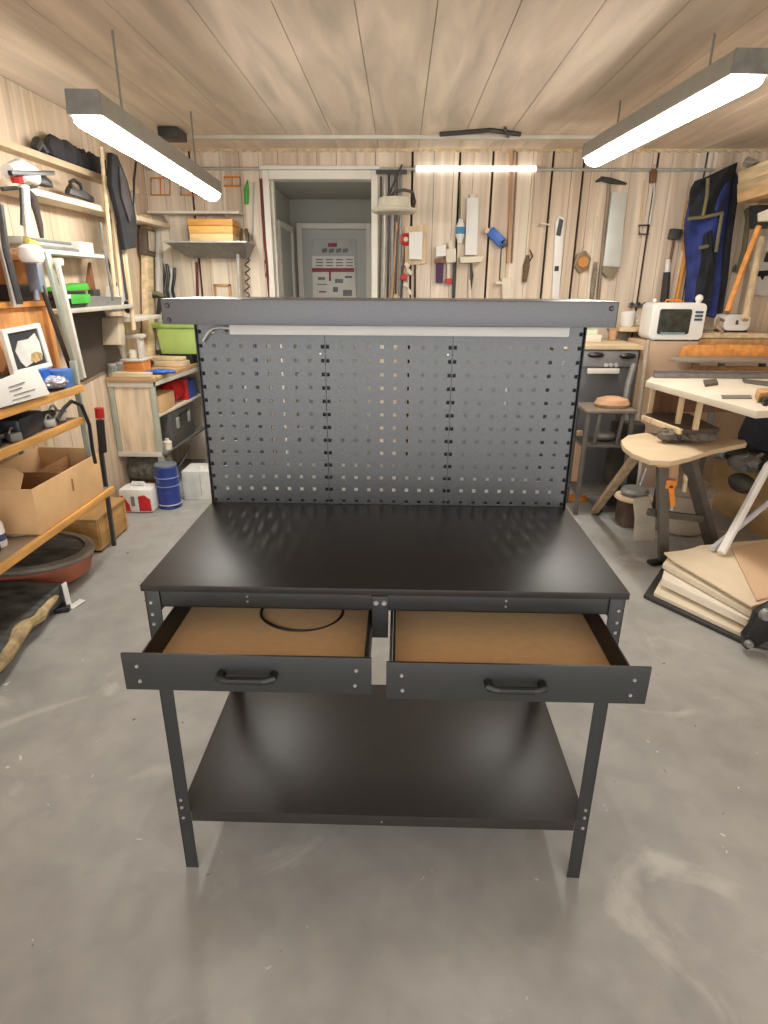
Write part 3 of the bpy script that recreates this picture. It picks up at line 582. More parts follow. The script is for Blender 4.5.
rod('orange_stick',[AT(759,226,x=2.45),AT(745,262,x=2.4),AT(727,312,x=2.3)],.019,orw,'orange stick leaning diagonally at the right edge','stick')
rod('pale_stick',[AT(762,238,x=2.6),AT(754,275,x=2.55),AT(745,320,x=2.45)],.024,palez,'thick pale stick leaning diagonally behind the orange one','stick')
t=TH('wall_sign','white sign with a black tool silhouette on the right wall','sign'); b=MB(); b.px([(749,262),(776,257),(776,297),(752,295)],2.73,.018,0,.004); b.build('plate',offw,t)
b=MB(); b.px([(751,273),(756,271),(773,270),(773,275),(764,276),(762,280),(760,276),(755,277),(752,280)],2.722,.006); b.build('mark',black,t)
t=MB(); t.px([(765,234),(776,233),(776,250),(764,252)],2.72,.028,0,.004); t.px([(766,252),(776,252),(776,262),(763,262)],2.71,.035,1,.006); T1('wall_box',t,[offw,dgrey],'white box with a dark base on the right wall above the sign','box')
# ================================================================== right side
t=TH('appliance','grey appliance with wood worktop and light pull handle behind the bench','appliance')
b=MB(); b.box(1.16,1.745,3.3,3.85,.06,1.055,0,.008); b.box(1.2,1.7,3.34,3.8,0,.06,0); b.build('body',mat('appliance_grey',(104,104,106),rough=.4,metal=.3,var=.08,scale=3),t)
b=MB(); b.box(1.14,1.765,3.27,3.86,1.055,1.085,0,.004); b.build('worktop',palex,t)
b=MB(); b.box(1.17,1.735,3.285,3.302,.935,1.045,0,.004); b.build('control_panel',mat('panel_grey',(142,142,142),rough=.35,metal=.3),t)
for q in((596,355),(628,356)): b=MB(); c=AT(*q,y=3.28); b.lathe(c,[(0,-1),(.7,-.7),(1,0),(.7,.7),(0,1)],16,sc=(.062,.02,.022)); b.build('knob',black,t)
b=MB(); b.bar(AT(587,371,y=3.26),AT(619,371,y=3.26),.03,.036,0,.006); b.bar(AT(592,371,y=3.28),AT(592,371,y=3.302),.02); b.bar(AT(614,371,y=3.28),AT(614,371,y=3.302),.02); b.build('handle',offw,t)
b=MB(); 
for k in range(3): b.obox(AT(606+k*5,365,y=3.29),(.03,.02,.025),(0,.5*k,0),0,.004)
b.build('badge',lgrey,t)
t=MB(); t.box(1.24,1.53,3.50,3.72,1.086,1.14,0,.006); t.box(1.26,1.5,3.52,3.7,1.14,1.175,1,.006); T1('book_stack',t,[cream,mat('pale_green_card',(206,218,190),rough=.7)],'flat pale green and cream packet lying on the grey appliance','packet')
t=MB(); c=AT(612,340,z=1.086); t.lathe(Vector((c.x,c.y,1.086)),[(0,0),(.03,0),(.036,.05),(.03,.075),(0,.075)],16); T1('cup',t,mat('tan_cup',(204,160,124)),'tan cup on the grey appliance near its right end','cup')
z_m=AT(680,340,y=3.35).z-.009
t=MB(); t.box(1.775,2.18,3.36,3.64,.0,z_m,0,.004); T1('side_cabinet',t,mat('beige_panel',(200,170,142),rough=.6,var=.05,scale=3,stretch=(1,1,.2)),'plain beige cabinet between the grey appliance and the microwave','cabinet')
t=MB(); t.box(1.72,2.10,3.67,3.998,1.151,1.185,0,.004); T1('shelf_board',t,pale,'pale board lying on top of the beige cabinet','board')
c=AT(626,331,y=3.75); t=TH('mug','white mug standing on the pale board left of the microwave','mug'); b=MB(); b.lathe(Vector((c.x,3.75,1.186)),[(0,0),(.045,0),(.055,.02),(.058,.11),(.052,.11),(.05,.02),(0,.015)],20); b.build('body',white,t)
b=MB(); b.tube(arc((c.x+.058,3.75,1.245),.026,-PI/2,PI/2,8,'xz'),.006,6); b.build('handle',white,t)
t=MB(); t.cyl((c.x+.13,3.70,1.22),(c.x+.13,3.735,1.22),.034); T1('tape_roll',t,mat('lime_tape',(168,170,86),rough=.5),'yellow-green roll standing right of the white mug','tape')
# cabinets added along the back wall to darken the view through the pegboard holes
for xa_,xb_,zt_,mm,l in ((.14,1.10,1.13,mat('added_cabinet_grey',(120,122,122),rough=.5,metal=.2),'wide grey metal cabinet added behind the pegboard to darken its holes, left of the grey appliance'),(-1.42,-1.08,1.12,mat('added_cabinet_dark',(92,92,90),rough=.5,metal=.2),'narrow dark grey metal cabinet added behind the pegboard to darken its holes beside the doorway')):
    t=TH('added_cabinet',l,'cabinet'); MB().box(xa_,xb_,3.55,3.99,.05,zt_,0,.006).build('body',mm,t)
    xm=(xa_+xb_)/2
    for u0,u1 in((xa_+.01,xm-.003),(xm+.003,xb_-.01)):
        dr_=MB().box(u0,u1,3.53,3.549,.09,zt_-.04,0,.004).build('door',mm,t); MB().box((u0+u1)/2-.01,(u0+u1)/2+.01,3.515,3.529,.6,.75,0,.004).build('handle',lgrey,dr_)
    MB().box(xa_+.02,xb_-.02,3.58,3.97,0,.049).build('plinth',black,t)
# long counter behind
t=TH('counter','long pale counter under the microwave along the right end of the room','counter')
b=MB(); b.box(2.19,2.74,3.4,3.8,1.13,1.165,0,.004); b.build('worktop',pale,t); b=MB(); b.box(2.2,2.72,3.44,3.79,0.0,1.129,0,.004); b.build('front_panel',mat('beige_panel2',(210,180,148),rough=.6,var=.05),t)
b=MB(); b.box(2.19,2.74,3.38,3.40,1.06,1.125,0,.004); b.build('edge_rail',tan,t)
m=TH('microwave','white microwave oven with dark window and rounded corners','microwave')
x0,x1,z0,z1=1.775,2.165,1.135,1.365; yf=3.35
x0=AT(651,320,y=yf).x;x1=AT(705,320,y=yf).x;z1=AT(680,303,y=yf).z;z0=AT(680,340,y=yf).z
def rrect(x0,x1,z0,z1,r,y,n=5):
    o=[]
    for cx,cz,a in((x1-r,z1-r,0),(x0+r,z1-r,PI/2),(x0+r,z0+r,PI),(x1-r,z0+r,1.5*PI)):
        for k in range(n+1): o.append((cx+r*math.cos(a+k*PI/2/n),y,cz+r*math.sin(a+k*PI/2/n)))
    return o
b=MB(); b.prism(rrect(x0,x1,z0,z1,.035,yf),(0,.20,0),0,.006); b.build('body',white,m)
w_=x1-x0;h_=z1-z0
b=MB(); b.prism(rrect(x0+.14*w_,x0+.73*w_,z0+.16*h_,z1-.16*h_,.015,yf-.006),(0,.008,0),0,.001); b.build('window',mat('dark_window',(58,60,54),rough=.15,var=.3,scale=20),m,label='dark door window')
b=MB(); b.box(x0+.2*w_,x0+.66*w_,yf-.009,yf-.004,z0+.17*h_,z0+.21*h_); b.build('display_strip',mat('teal_strip',(120,160,165)),m)
for k in range(3): b=MB(); b.box(x0+.80*w_,x0+.94*w_,yf-.006,yf+.001,z1-(.27+.1*k)*h_,z1-(.21+.1*k)*h_,0,.001); b.build('button_row',mat('button_navy',(66,82,110)),m)
b=MB(); b.tube([(x0+.3*w_,yf+.08,z1+.002),(x0+.32*w_,yf+.08,z1+.018),(x0+.58*w_,yf+.08,z1+.018),(x0+.62*w_,yf+.08,z1+.002)],.006,8); b.build('top_handle',orange,m,label='orange wire handle on top')
for q in(x0+.15*w_,x1-.15*w_): b=MB(); b.cyl((q,yf+.05,z0),(q,yf+.05,z0-.008),.012); b.build('foot',white,m)
b=MB(); b.sph((x1-.03,yf+.08,z1+.03),.027); b.cyl((x1-.03,yf+.08,z1+.0005),(x1-.03,yf+.08,z1+.012),.018); T1('ball_ornament',b,white,'white ball-topped ornament standing on the right end of the microwave','knob')
b=MB(); b.sph((x0+.1*w_,yf+.08,z1+.013),.014); T1('bead',b,white,'tiny white cap on the left end of the microwave top','cap')
t=TH('toaster','white rounded toaster on the counter right of the microwave','toaster'); c=AT(737,327,y=3.47); z=1.166
b=MB(); b.prism(rrect(c.x-.10,c.x+.09,z+.012,z+.125,.04,3.47),(0,.15,0),0,.008); b.build('body',white,t)
b=MB(); b.box(c.x-.07,c.x+.06,3.51,3.525,z+.122,z+.1265); b.box(c.x-.07,c.x+.06,3.56,3.575,z+.122,z+.1265); b.build('slot',black,t)
b=MB(); b.box(c.x-.095,c.x+.085,3.475,3.615,z,z+.014,0,.003); b.build('base',black,t); b=MB(); b.obox((c.x-.01,3.462,z+.07),(.012,.016,.03),(0,0,0),0,.002); b.build('lever',dgrey,t)
t=MB(); t.tube([(c.x-.10,3.48,z+.08),(c.x-.15,3.46,z+.10),(c.x-.17,3.42,z+.04),(c.x-.13,3.40,z+.006),(c.x-.16,3.36,z+.006)],.012,8); T1('hose',t,mat('hose_brown',(170,140,110),var=.3,scale=50),'short bent hose end beside the white toaster','hose')
# round table with curved top
t=TH('curved_table','wooden table with a raised curved back panel at the far right','table')
CZ=AT(720,360,y=2.99).z
b=MB(); b.prism([(AT(668,358,y=3.1).x,3.1,CZ),(AT(676,360,y=3.02).x,3.02,CZ),(AT(700,361,y=2.985).x,2.985,CZ),(2.66,2.985,CZ),(2.66,3.30,CZ),(2.2,3.30,CZ),(2.08,3.26,CZ)],(0,0,-.02),0,.004); b.build('top',mat('table_grey_rim',(150,138,120),rough=.5,var=.1),t)
b=MB(); b.prism([AT(*q,y=3.24) for q in((680,357),(684,347.5),(690,345.5),(720,344.5),(762,345),(776,348),(776,360),(700,360))],(0,.03,0),0,.006); b.build('curved_panel',orw,t,label='orange curved wooden panel')
for X,Y,mm in ((2.05,3.08,tanz),(2.15,3.28,black),(2.27,3.16,mgrey),(2.62,3.28,dgrey)):
    b=MB(); b.bar((X,Y,CZ-.02),(X,Y,0),.035,.035,0,.004); b.build('leg',mm,t)
b=MB(); b.box(2.06,2.62,3.10,3.125,CZ-.10,CZ-.055,0,.003); b.build('shelf_panel',tan,t)
# cutting table
t=TH('work_table','large pale-topped work table with raised steel fence on the right','table')
TZ=.95; poly=[AT(646,381,z=TZ),AT(757,411,z=TZ),AT(790,409,z=TZ),AT(790,377,z=TZ),AT(652,376.5,z=TZ)]
b=MB(); b.prism(poly,(0,0,-.035),0,.003); b.build('tabletop',mat('pale_tabletop',(216,204,184),rough=.5,var=.05,scale=5),t)
b=MB(); A=AT(652,377,z=TZ+.001)+Vector((0,-.02,0));B=AT(790,378,z=TZ+.001)+Vector((0,-.02,0)); b.bar(A+Vector((0,0,.0165)),B+Vector((0,0,.0165)),.03,.033,0,.004); b.build('fence',mgrey,t); b=MB(); b.bar(A+Vector((0,-.005,.038)),B+Vector((0,-.005,.038)),.04,.008,0,.003); b.build('fence_cap',mat('fence_purple_grey',(112,100,104),rough=.4,metal=.4),t)
SZ=.74
for q in((650,388),(679,397),(697,402)):
    P=AT(*q,z=TZ-.05)+Vector((.035,.035,0)); b=MB(); b.bar((P.x,P.y,TZ-.036),(P.x,P.y,SZ+.001),.026,.026,0,.003); b.build('post',palez,t)
p0_,p1_,p4_=poly[0],poly[1],poly[4]; dn=Vector((0,0,SZ-TZ))
P=[p0_+dn+Vector((.02,0,0)),p0_.lerp(p1_,.42)+dn+Vector((.02,.0,0)),p0_.lerp(p1_,.42)+dn+Vector((.25,.05,0)),p4_+dn+Vector((.22,-.1,0)),p4_+dn+Vector((0,-.05,0))]; b=MB(); b.prism(P,(0,0,-.02)); b.build('lower_shelf',mat('shelf_dark_taupe',(88,72,60),rough=.7,var=.15),t)
b=MB(); b.bar(P[0]+Vector((-.005,.0,-.01)),P[1]+Vector((-.005,0,-.01)),.02,.03,0,.003); b.build('lower_rail',palez,t)
b=MB(); Pq=[p4_+Vector((0,-.06,-.04)),poly[3]+Vector((0,-.06,-.04)),poly[3]+Vector((0,-.06,-.21)),p4_+Vector((0,-.06,-.21))]; b.prism(Pq,(0,-.015,0)); b.build('back_panel',brn,t)
for X,Y in((1.80,2.72),(2.30,1.72),(2.69,1.75)): b=MB(); b.bar((X,Y,SZ-.02 if X<1.9 else TZ-.036),(X,Y,0),.05,.05,0,.004); b.build('leg',mat('leg_dark_wood',(88,70,54),rough=.6),t)
b=MB(); P=AT(655,395,z=.80); Q=AT(676,404,z=.80); b.bar(P+Vector((.17,-.03,-.017)),Q+Vector((.17,.05,-.017)),.16,.08,0,.03); T1('cushion',b,mat('taupe_cushion',(112,98,86),rough=.8),'taupe cushion on the lower shelf of the pale-topped work table','cushion')
for pp,l in (([(703,382),(716,381),(718,385),(705,387)],'small dark block near the left edge of the pale-topped work table'),([(742,381),(772,384),(772,387),(744,383)],'thin dark strip lying on the pale-topped work table')):
    b=MB(); b.prism([AT(*q,z=TZ+.0005) for q in pp],(0,0,.014),0,.002); T1('tool_block',b,mat('tool_block_dark',(92,84,72),rough=.6),l,'tool')
b=MB(); b.prism([AT(*q,z=TZ+.0005) for q in [(721,396),(751,396),(752,399),(722,399)]],(0,0,.006),0,.001); T1('steel_ruler',b,mgrey,'flat grey steel ruler lying on the pale-topped work table','ruler')
b=MB(); b.prism([AT(*q,z=TZ+.0005) for q in [(754,398),(772,396),(774,401),(757,403)]],(0,0,.05),0,.012); b.prism([AT(*q,z=TZ+.0005) for q in [(760,403),(775,402),(776,405),(763,406)]],(0,0,.03),1,.004); T1('plane_tool',b,[tan,black],'wooden hand plane with dark sole at the right edge of the work table','hand plane')
# bags below table
b=MB(); b.lathe(Vector((2.50,2.78,.385)),[(0,0),(.9,.05),(1,.4),(.8,.8),(.4,1),(0,1.02)],18,sc=(.21,.16,.46)); T1('bag',b,darkcloth,'slack black bag stuffed under the right end of the work table','bag')
# plywood box
t=TH('plywood_box','low plywood crate on the floor below the work table','crate')
B=AT(775,541,z=.02); A=AT(700,496,z=.02).lerp(B,.12); Z1=.37
d=(B-A); d.z=0; n_=Vector((-d.y,d.x,0)).normalized()*-1
if n_.x<0:n_=-n_
n_*=.37; A.z=B.z=0
for P,Q in((A,B),(A,A+n_),(B,B+n_),(A+n_,B+n_)):
    b=MB(); e=(Q-P).normalized(); s_=Vector((-e.y,e.x,0))*.008; b.prism([P-s_,Q-s_,Q+s_,P+s_],(0,0,Z1)); b.build('side_panel',mat('plywood_gold',(214,176,124),rough=.6,var=.12,scale=5,stretch=(1,1,2)),t)
b=MB(); b.prism([A,B,B+n_,A+n_],(0,0,.012)); b.build('base_panel',tan,t)
T1('cover_board',MB().prism([q+Vector((0,0,Z1+.001)) for q in(A,B,B+n_,A+n_)],(0,0,.01)),tan,'flat board covering the low plywood crate','board')
ctr=(A+B)/2+n_*.30-n_.normalized()*.09
scr=[(-.05,.20,.05,dgrey,'dark grey scrap lump at the far end of the plywood crate'),(-.02,.12,.07,lgrey,'shiny light scrap lump on the plywood crate'),(.02,.03,.08,black,'black scrap lump in the middle of the plywood crate'),(-.06,-.06,.07,mgrey,'mid-grey scrap lump on the plywood crate'),(.08,-.12,.08,dgrey,'dark lump at the near end of the plywood crate'),(.12,.12,.09,black,'black lump at the back of the plywood crate')]
for i,(a,b_,r,m_,l) in enumerate(scr):
    b=MB(); c=ctr+d.normalized()*(-b_*1.6)+n_.normalized()*(a-.06)+Vector((0,0,Z1+.013+r*.7)); b.sph(c,(r*1.5,r*1.3,r*.7),u=14,v=9)
    for v in b.bm.verts: v.co+=Vector((random.uniform(-1,1),random.uniform(-1,1),random.uniform(-.3,1)))*r*.28
    for k in range(2): q=c+Vector((random.uniform(-.05,.05),random.uniform(-.05,.05),r*.4)); b.cyl(q,q+Vector((.07,.03*k,.02)),.012+.008*k)
    T1('scrap_part',b,m_,l,'metal scrap','scrap parts on the plywood crate')
b=MB(); c=AT(752,482,x=ctr.x-.26); b.sph(Vector((A.lerp(B,.62).x-.09,A.lerp(B,.62).y,.30)),(.07,.12,.06)); T1('sanding_disc',b,mat('olive_disc',(80,78,66),rough=.6),'dark oval pad hanging on the near side of the plywood crate','pad')
# ================================================================== right floor area
t=TH('folding_stand','boat-shaped beige board on grey work-stand legs on the right','stand')
b=MB(); b.pz([(621,440),(628,435),(645,432.5),(668,433),(700,435),(745,440),(747,443),(712,450),(690,457),(672,461),(650,460),(632,453),(623,446)],.65,-.028,0,.006); b.build('top_board',mat('beige_board',(214,190,156),rough=.55,var=.06,scale=4,stretch=(1,2,1)),t)
legm=mat('stand_leg_taupe',(92,84,76),rough=.55,var=.12)
for (a,c_,w_,l) in (((662,458,.62),(663,563,.0),.052,None),((688,456,.62),(712,548,.0),.075,None)):
    P=AT(a[0],a[1],z=.62);Q=AT(c_[0],c_[1],z=.0); b=MB(); b.bar(P,Q+Vector((0,0,.012)),w_,.045,0,.006); b.build('leg',legm,t)
P=AT(636,456,z=.60);Q=AT(594,512,z=.02); b=MB(); b.bar(P,Q,.045,.035,0,.004); b.build('leg',wood('leg_wood_grey',(172,148,116),'z'),t,label='pale wooden diagonal leg')
b=MB(); b.sph(Q+Vector((.02,0,.015)),(.035,.035,.03)); b.build('foot',black,t)
b=MB(); P=AT(648,512,y=2.02);Q=AT(702,519,y=2.08); b.bar(P,Q,.03,.04,0,.006); b.build('crossbar',legm,t)
P=AT(663,563,z=.0); b=MB(); b.obox(P+Vector((-.03,-.01,.012)),(.13,.05,.024),(0,0,.3),0,.008); b.build('foot',black,t)
P=AT(712,548,z=.0); b=MB(); b.obox(P+Vector((-.0,-.01,.010)),(.10,.05,.02),(0,0,.3),0,.008); b.build('foot',dgrey,t)
b=MB(); b.bar(AT(674,458,z=.615),AT(671,486,y=2.02),.055,.03,0,.004); b.build('centre_strut',wood('strut_pinkish',(178,142,110),'z'),t)
t=TH('clamp','orange plastic clamp fixed to the crossbar of the boat-shaped stand','clamp')
b=MB(); P=AT(670,484,y=1.96);Q=AT(672,506,y=1.96); b.obox(P,(.055,.03,.05),(0,0,0),0,.008); b.bar(P,Q,.030,.03,0,.006); b.build('body',orange,t); b=MB(); b.cyl(Q,Q+Vector((0,0,-.025)),.010); b.build('screw',steel,t)
b=MB(); b.obox(AT(664,468,y=1.96)+Vector((-.012,0,.03)),(.07,.03,.05),(0,0,0),0,.008); T1('clamp_jaw',b,wood('clamp_yellow',(206,166,100),'x'),'pale yellow wooden block under the left part of the beige board','block')
rod('wooden_stick',[AT(688,462,y=2.1),AT(686,474,y=2.08),AT(684,492,y=2.06)],[.008,.014,.012],pale,'short pale wooden stick between the stand legs','stick')
b=MB(); c=AT(688,437,z=.68)+Vector((0,-.02,-.006)); 
for k in range(5): b.sph(c+Vector((-.12+k*.055,.02*math.sin(k*2),.016+.008*(k%2))),(.06,.045,.036),u=12,v=8)
for v in b.bm.verts: v.co+=Vector((random.uniform(-1,1),random.uniform(-1,1),random.uniform(-.4,1)))*.014
T1('crumpled_cloth',b,mat('grey_rag',(116,108,98),rough=.9,var=.3,scale=14),'crumpled grey rag at the far edge of the boat-shaped board','cloth')
# bucket / sack under the stand
t=TH('bucket','pale beige tub with a cloth over it under the boat-shaped stand','bucket'); c=Vector((1.86,2.50,0))
b=MB(); b.lathe(c,[(0,0),(.135,0),(.155,.02),(.17,.26),(.178,.27),(.172,.285),(.155,.285),(.15,.05),(0,.05)],28); b.build('tub',mat('tub_beige',(190,178,160),rough=.5),t)
b=MB(); b.lathe(c+Vector((0,0,.286)),[(.18,-.02),(.182,.0),(.15,.03),(.0,.045)],22); b.build('lid',mat('tub_lid',(150,138,122),rough=.6),t)
b=MB(); cloth_pts=[(634,500),(650,497),(656,520),(655,545),(646,548),(634,546),(636,520)]; b.prism([AT(*q,y=2.29) for q in cloth_pts],(0,.03,0),0,.008); T1('rag',b,mat('rag_pale',(196,186,168),rough=.9,var=.12),'pale rag hanging down left of the beige tub','cloth')
# bar stool
st=TH('bar_stool','dark grey stool with rectangular frame in front of the grey appliance','stool')
smt=mat('stool_taupe',(96,90,84),rough=.5,var=.12); SY0,SY1=2.72,3.0; zz=AT(610,410,y=SY0).z; xa,xb=AT(587,410,y=SY0).x,AT(636,410,y=SY0).x
b=MB(); b.box(xa-.01,xb+.01,SY0-.01,SY1,zz-.022,zz,0,.008); b.build('seat',mat('stool_seat',(128,116,104),rough=.45,var=.15,scale=5),st)
for X in(xa+.014,xb-.014):
    for Y in(SY0+.012,SY1-.014): b=MB(); b.bar((X,Y,zz-.022),(X+(.02 if X>1.4 else -.0),Y,0),.027,.027,0,.003); b.build('leg',smt,st)
for Z,n_ in((zz-.235,'shelf'),(.16,'shelf')): b=MB(); b.box(xa,xb+.005,SY0,SY1-.01,Z-.016,Z,0,.004); b.build(n_,smt,st)
b=MB(); b.bar((xa+.09,SY0+.01,zz-.02),(xa+.075,SY0+.01,zz-.235),.024,.02,0,.003); b.build('slat',smt,st)
b=MB(); b.bar((xb-.07,SY0+.01,zz-.02),(xb-.09,SY0+.01,zz-.235),.02,.02,0,.003); b.build('slat',smt,st)
b=MB(); c=Vector(((xa+xb)/2+.04,SY0+.12,zz+.001)); b.lathe(c,[(0,0),(.1,0),(.115,.02),(.1,.05),(.05,.065),(0,.067)],24,sc=(1,.8,1)); T1('wood_bowl',b,wood('bowl_wood',(206,160,122),'x'),'upturned tan wooden dish lying on the dark grey stool','dish')
b=MB(); c=Vector(((xa+xb)/2+.02,SY0+.13,zz-.233)); b.sph(c+Vector((0,0,.035)),(.08,.06,.035)); T1('tool_bag',b,mgrey,'small grey lump on the middle shelf of the dark stool','tool')
b=MB(); c=Vector((1.56,2.58,.0)); b.box(1.50,1.66,2.50,2.66,0,.17,0,.01); T1('crate',b,mat('crate_brown',(112,88,72),rough=.7,var=.2),'small brown crate on the floor behind the diagonal wooden leg','crate')
b=MB(); b.lathe(Vector((1.575,2.58,.171)),[(0,0),(.10,0),(.12,.012),(.115,.028),(0,.03)],24); T1('round_lid',b,palex,'round pale wooden disc lying on the small brown crate','disc')
b=MB(); b.lathe(Vector((1.58,2.59,.202)),[(0,0),(.08,0),(.09,.025),(.075,.045),(0,.05)],20); T1('dish',b,mgrey,'small grey dish on the round wooden disc','dish')
b=MB(); b.cyl((1.70,2.80,.045),(1.76,2.80,.045),.045,.04,16); b.cyl((1.76,2.80,.045),(1.81,2.80,.045),.022,.022,12); T1('grinder',b,mgrey,'grey round machine part lying on the floor behind the stand leg','machine part')
rod('metal_rod',[(1.60,2.66,.006),(1.64,2.68,.2),(1.68,2.70,.35)],.010,lgrey,'thin light metal rod leaning behind the diagonal wooden leg','rod')
rod('metal_rod',[(1.68,2.76,.006),(1.64,2.72,.40),(1.62,2.71,.56)],.012,offw,'short white rod standing behind the beige board tip','rod')
b=MB(); b.bar((1.62,2.98,.001),(1.62,2.98,.60),.20,.14,0,.02); T1('machine_column',b,mat('column_dark',(62,57,52),rough=.7,var=.2),'dark square column behind the boat-shaped stand','column')
# leaning wood panel with orange base behind the bench
b=MB(); b.pw([(561,432),(583,431),(577,489),(563,489)],3.10,.03,0,.003); T1('wood_board',b,wood('panel_pink',(222,184,148),'z'),'narrow pinkish wood panel leaning behind the right pegboard edge','board')
b=MB(); b.box(1.25,1.42,3.0,3.08,0,.035,0,.006); T1('floor_clamp',b,orange,'orange foot piece on the floor below the narrow pinkish panel','block')
# pole leaning between appliance and cabinet
rod('pole',[AT(648,340,y=3.26),AT(644,372,y=3.2),AT(638,420,y=3.15),(1.72,3.05,.012)],.018,mat('pole_grey_beige',(168,152,130),rough=.6),'grey-beige pole leaning between the appliance and the beige cabinet','pole')
rod('strap',[AT(634,364,y=3.18),AT(628,385,y=3.15),AT(625,405,y=3.1),AT(627,425,y=3.1),(1.66,3.08,.5),(1.66,3.1,.01)],.022,mgrey,'grey flexible strap hanging in front of the appliance','strap')
# panels stack on the floor
t=MB(); P=[AT(*q,z=.0) for q in((643,598),(745,646),(790,655),(800,585),(700,552),(668,560))]; t.prism([p_+Vector((0,0,.001)) for p_ in P],(0,0,.018),0,.004); T1('floor_tray',t,mat('tray_dark',(54,52,50),rough=.4),'flat dark tray lying under the fanned beige sheets','tray')
sheets=[([(654,592),(744,634),(800,640),(800,560),(700,556),(668,566)],.020,.022,linen,'beige sheet at the very bottom of the fanned stack'),
([(662,578),(748,619),(800,610),(800,548),(700,546),(668,555)],.060,.040,mat('sheet_light',(232,222,204),rough=.8,var=.03),'thick light sheet second from the bottom of the fanned stack'),
([(663,563),(752,612),(800,600),(800,540),(700,546),(672,552)],.105,.030,linen,'beige sheet third from the bottom of the fanned stack'),
([(664,552),(675,561),(752,606),(800,590),(800,536),(700,545),(690,549)],.150,.012,mat('sheet_warm',(226,208,180),rough=.8,var=.03),'smooth warm beige sheet second from the top of the fanned stack'),
([(731,547),(757,600),(800,590),(800,534),(768,540)],.163,.008,linen2,'pinkish beige sheet topmost of the fanned stack')]
for q,z0,th,m_,l in sheets:
    t=MB(); t.prism([Vector((*AT(a,c_,z=z0+th).xy,z0)) for a,c_ in q],(0,0,th-.001),0,.004); T1('sheet',t,m_,l,'sheet material','fanned beige sheets on the floor')
t=TH('caster_frame','black curved bracket with round metal hubs at the corner of the sheets','bracket')
zc=.16; P=[AT(*q,y=1.12) for q in((752,609),(768,600),(790,600),(790,632),(768,634),(752,642),(741,645),(740,632),(748,622))]
b=MB(); b.prism(P,(0,-.04,0),0,.006); b.build('plate',black,t)
for q,r in(((765,614),.028),((748,643),.018)): b=MB(); c=AT(*q,y=1.078); b.cyl(c,c+Vector((0,-.02,0)),r,r*.8,20); b.build('hub',mgrey,t)
rod('white_pole',[(2.30,2.26,.62),AT(768,466,y=1.98),AT(721,553,z=.18)],.022,white,'straight white pole slanting down onto the beige sheets, the nearer one','pole','white poles over the beige sheets')
rod('white_pole',[(2.45,2.2,.42),AT(768,503,y=2.12),AT(712,549,z=.18)],.016,mat('white_pole_grey',(214,216,222),rough=.4),'white pole lying lower and behind the straight slanting one','pole','white poles over the beige sheets')

# ================================================================== left wall
def shelf_rail(name,A,B,w,h,m_,l):
    t=MB(); t.bar(A,B,w,h,0,.004); return T1(name,t,m_,l,'shelf')
t=MB(); t.box(XL+.001,-1.80,1.2,3.99,1.885,1.912,0,.004); t.box(-1.80,-1.785,1.2,3.99,1.884,1.916,0,.003); T1('long_shelf',t,mat('shelf_cream',(226,208,178),rough=.55,var=.06),'long cream shelf high on the left wall, the lower of two','shelf')
t=MB(); t.box(XL+.001,-1.86,1.2,3.60,2.085,2.105,0,.004); t.box(-1.86,-1.845,1.2,3.60,2.078,2.112,0,.003); T1('long_shelf',t,mat('shelf_tan',(206,184,150),rough=.55,var=.08),'long tan shelf rail highest on the left wall','shelf')
# dark clothes / bags lying on the long shelves
t=MB(); 
for k in range(7): t.sph((-1.90+.008*math.sin(k*2),2.62+k*.10,2.172-.003*k),(.040,.095,.065),u=12,v=8)
for v in t.bm.verts: v.co+=Vector((random.uniform(-1,1)*.4,random.uniform(-1,1),random.uniform(-.3,1)))*.012
T1('bag',t,mat('black_bag_cloth',(48,46,48),rough=.9,var=.3),'long black cloth bag lying on the highest tan shelf','bag')
t=MB(); t.tube([(-1.90,2.40,2.13),(-1.90,2.44,2.17),(-1.9,2.50,2.14)],[.022,.03,.022],10); T1('hose_coil',t,dgrey,'dark grey coiled hose end at the near end of the black bag','hose')
t=TH('work_coat','black coat hanging in the left back corner','coat'); b=MB()
b.prism([AT(*q,x=-1.70) for q in((112,152),(118,155),(128,180),(138,222),(137,248),(126,250),(120,215),(112,185))],(-.035,0,0),0,.012); b.build('body',mat('coat_black',(40,38,40),rough=.9,var=.3),t)
b=MB(); b.prism([AT(*q,x=-1.69) for q in((120,166),(126,178),(134,215),(130,222),(122,196))],(-.008,0,0),0,.002) if False else b.prism([AT(*q,x=-1.685) for q in((120,166),(126,178),(134,215),(130,222),(122,196))],(-.014,0,0),0,.006); b.build('sleeve',mat('coat_sleeve',(66,60,60),rough=.9,var=.3),t)
b=MB(); b.tube([AT(*q,x=-1.70) for q in((136,162),(134,180),(134,205),(136,224))],.008,6); T1('cane',b,black,'thin black cane hanging beside the coat in the back left corner','cane')
t=TH('hand_saw','curved black saw with a bow handle lying on the lower long shelf','saw'); b=MB()
b.prism([AT(*q,x=-1.82) for q in((70,190),(73,184),(78,189),(84,190),(94,197),(95,202),(70,194))],(-.03,0,0),0,.004); b.build('blade',dgrey,t); b=MB(); b.tube([AT(*q,x=-1.82) for q in((72,188),(70,182),(74,180),(80,184),(82,190))],.010,8); b.build('handle',black,t)
t=MB(); t.prism([AT(*q,x=-1.82) for q in((38,176),(46,175),(52,181),(55,188),(40,184))],(-.06,0,0),0,.012); T1('black_case',t,black,'small black case on the lower long shelf behind the white tool','case')
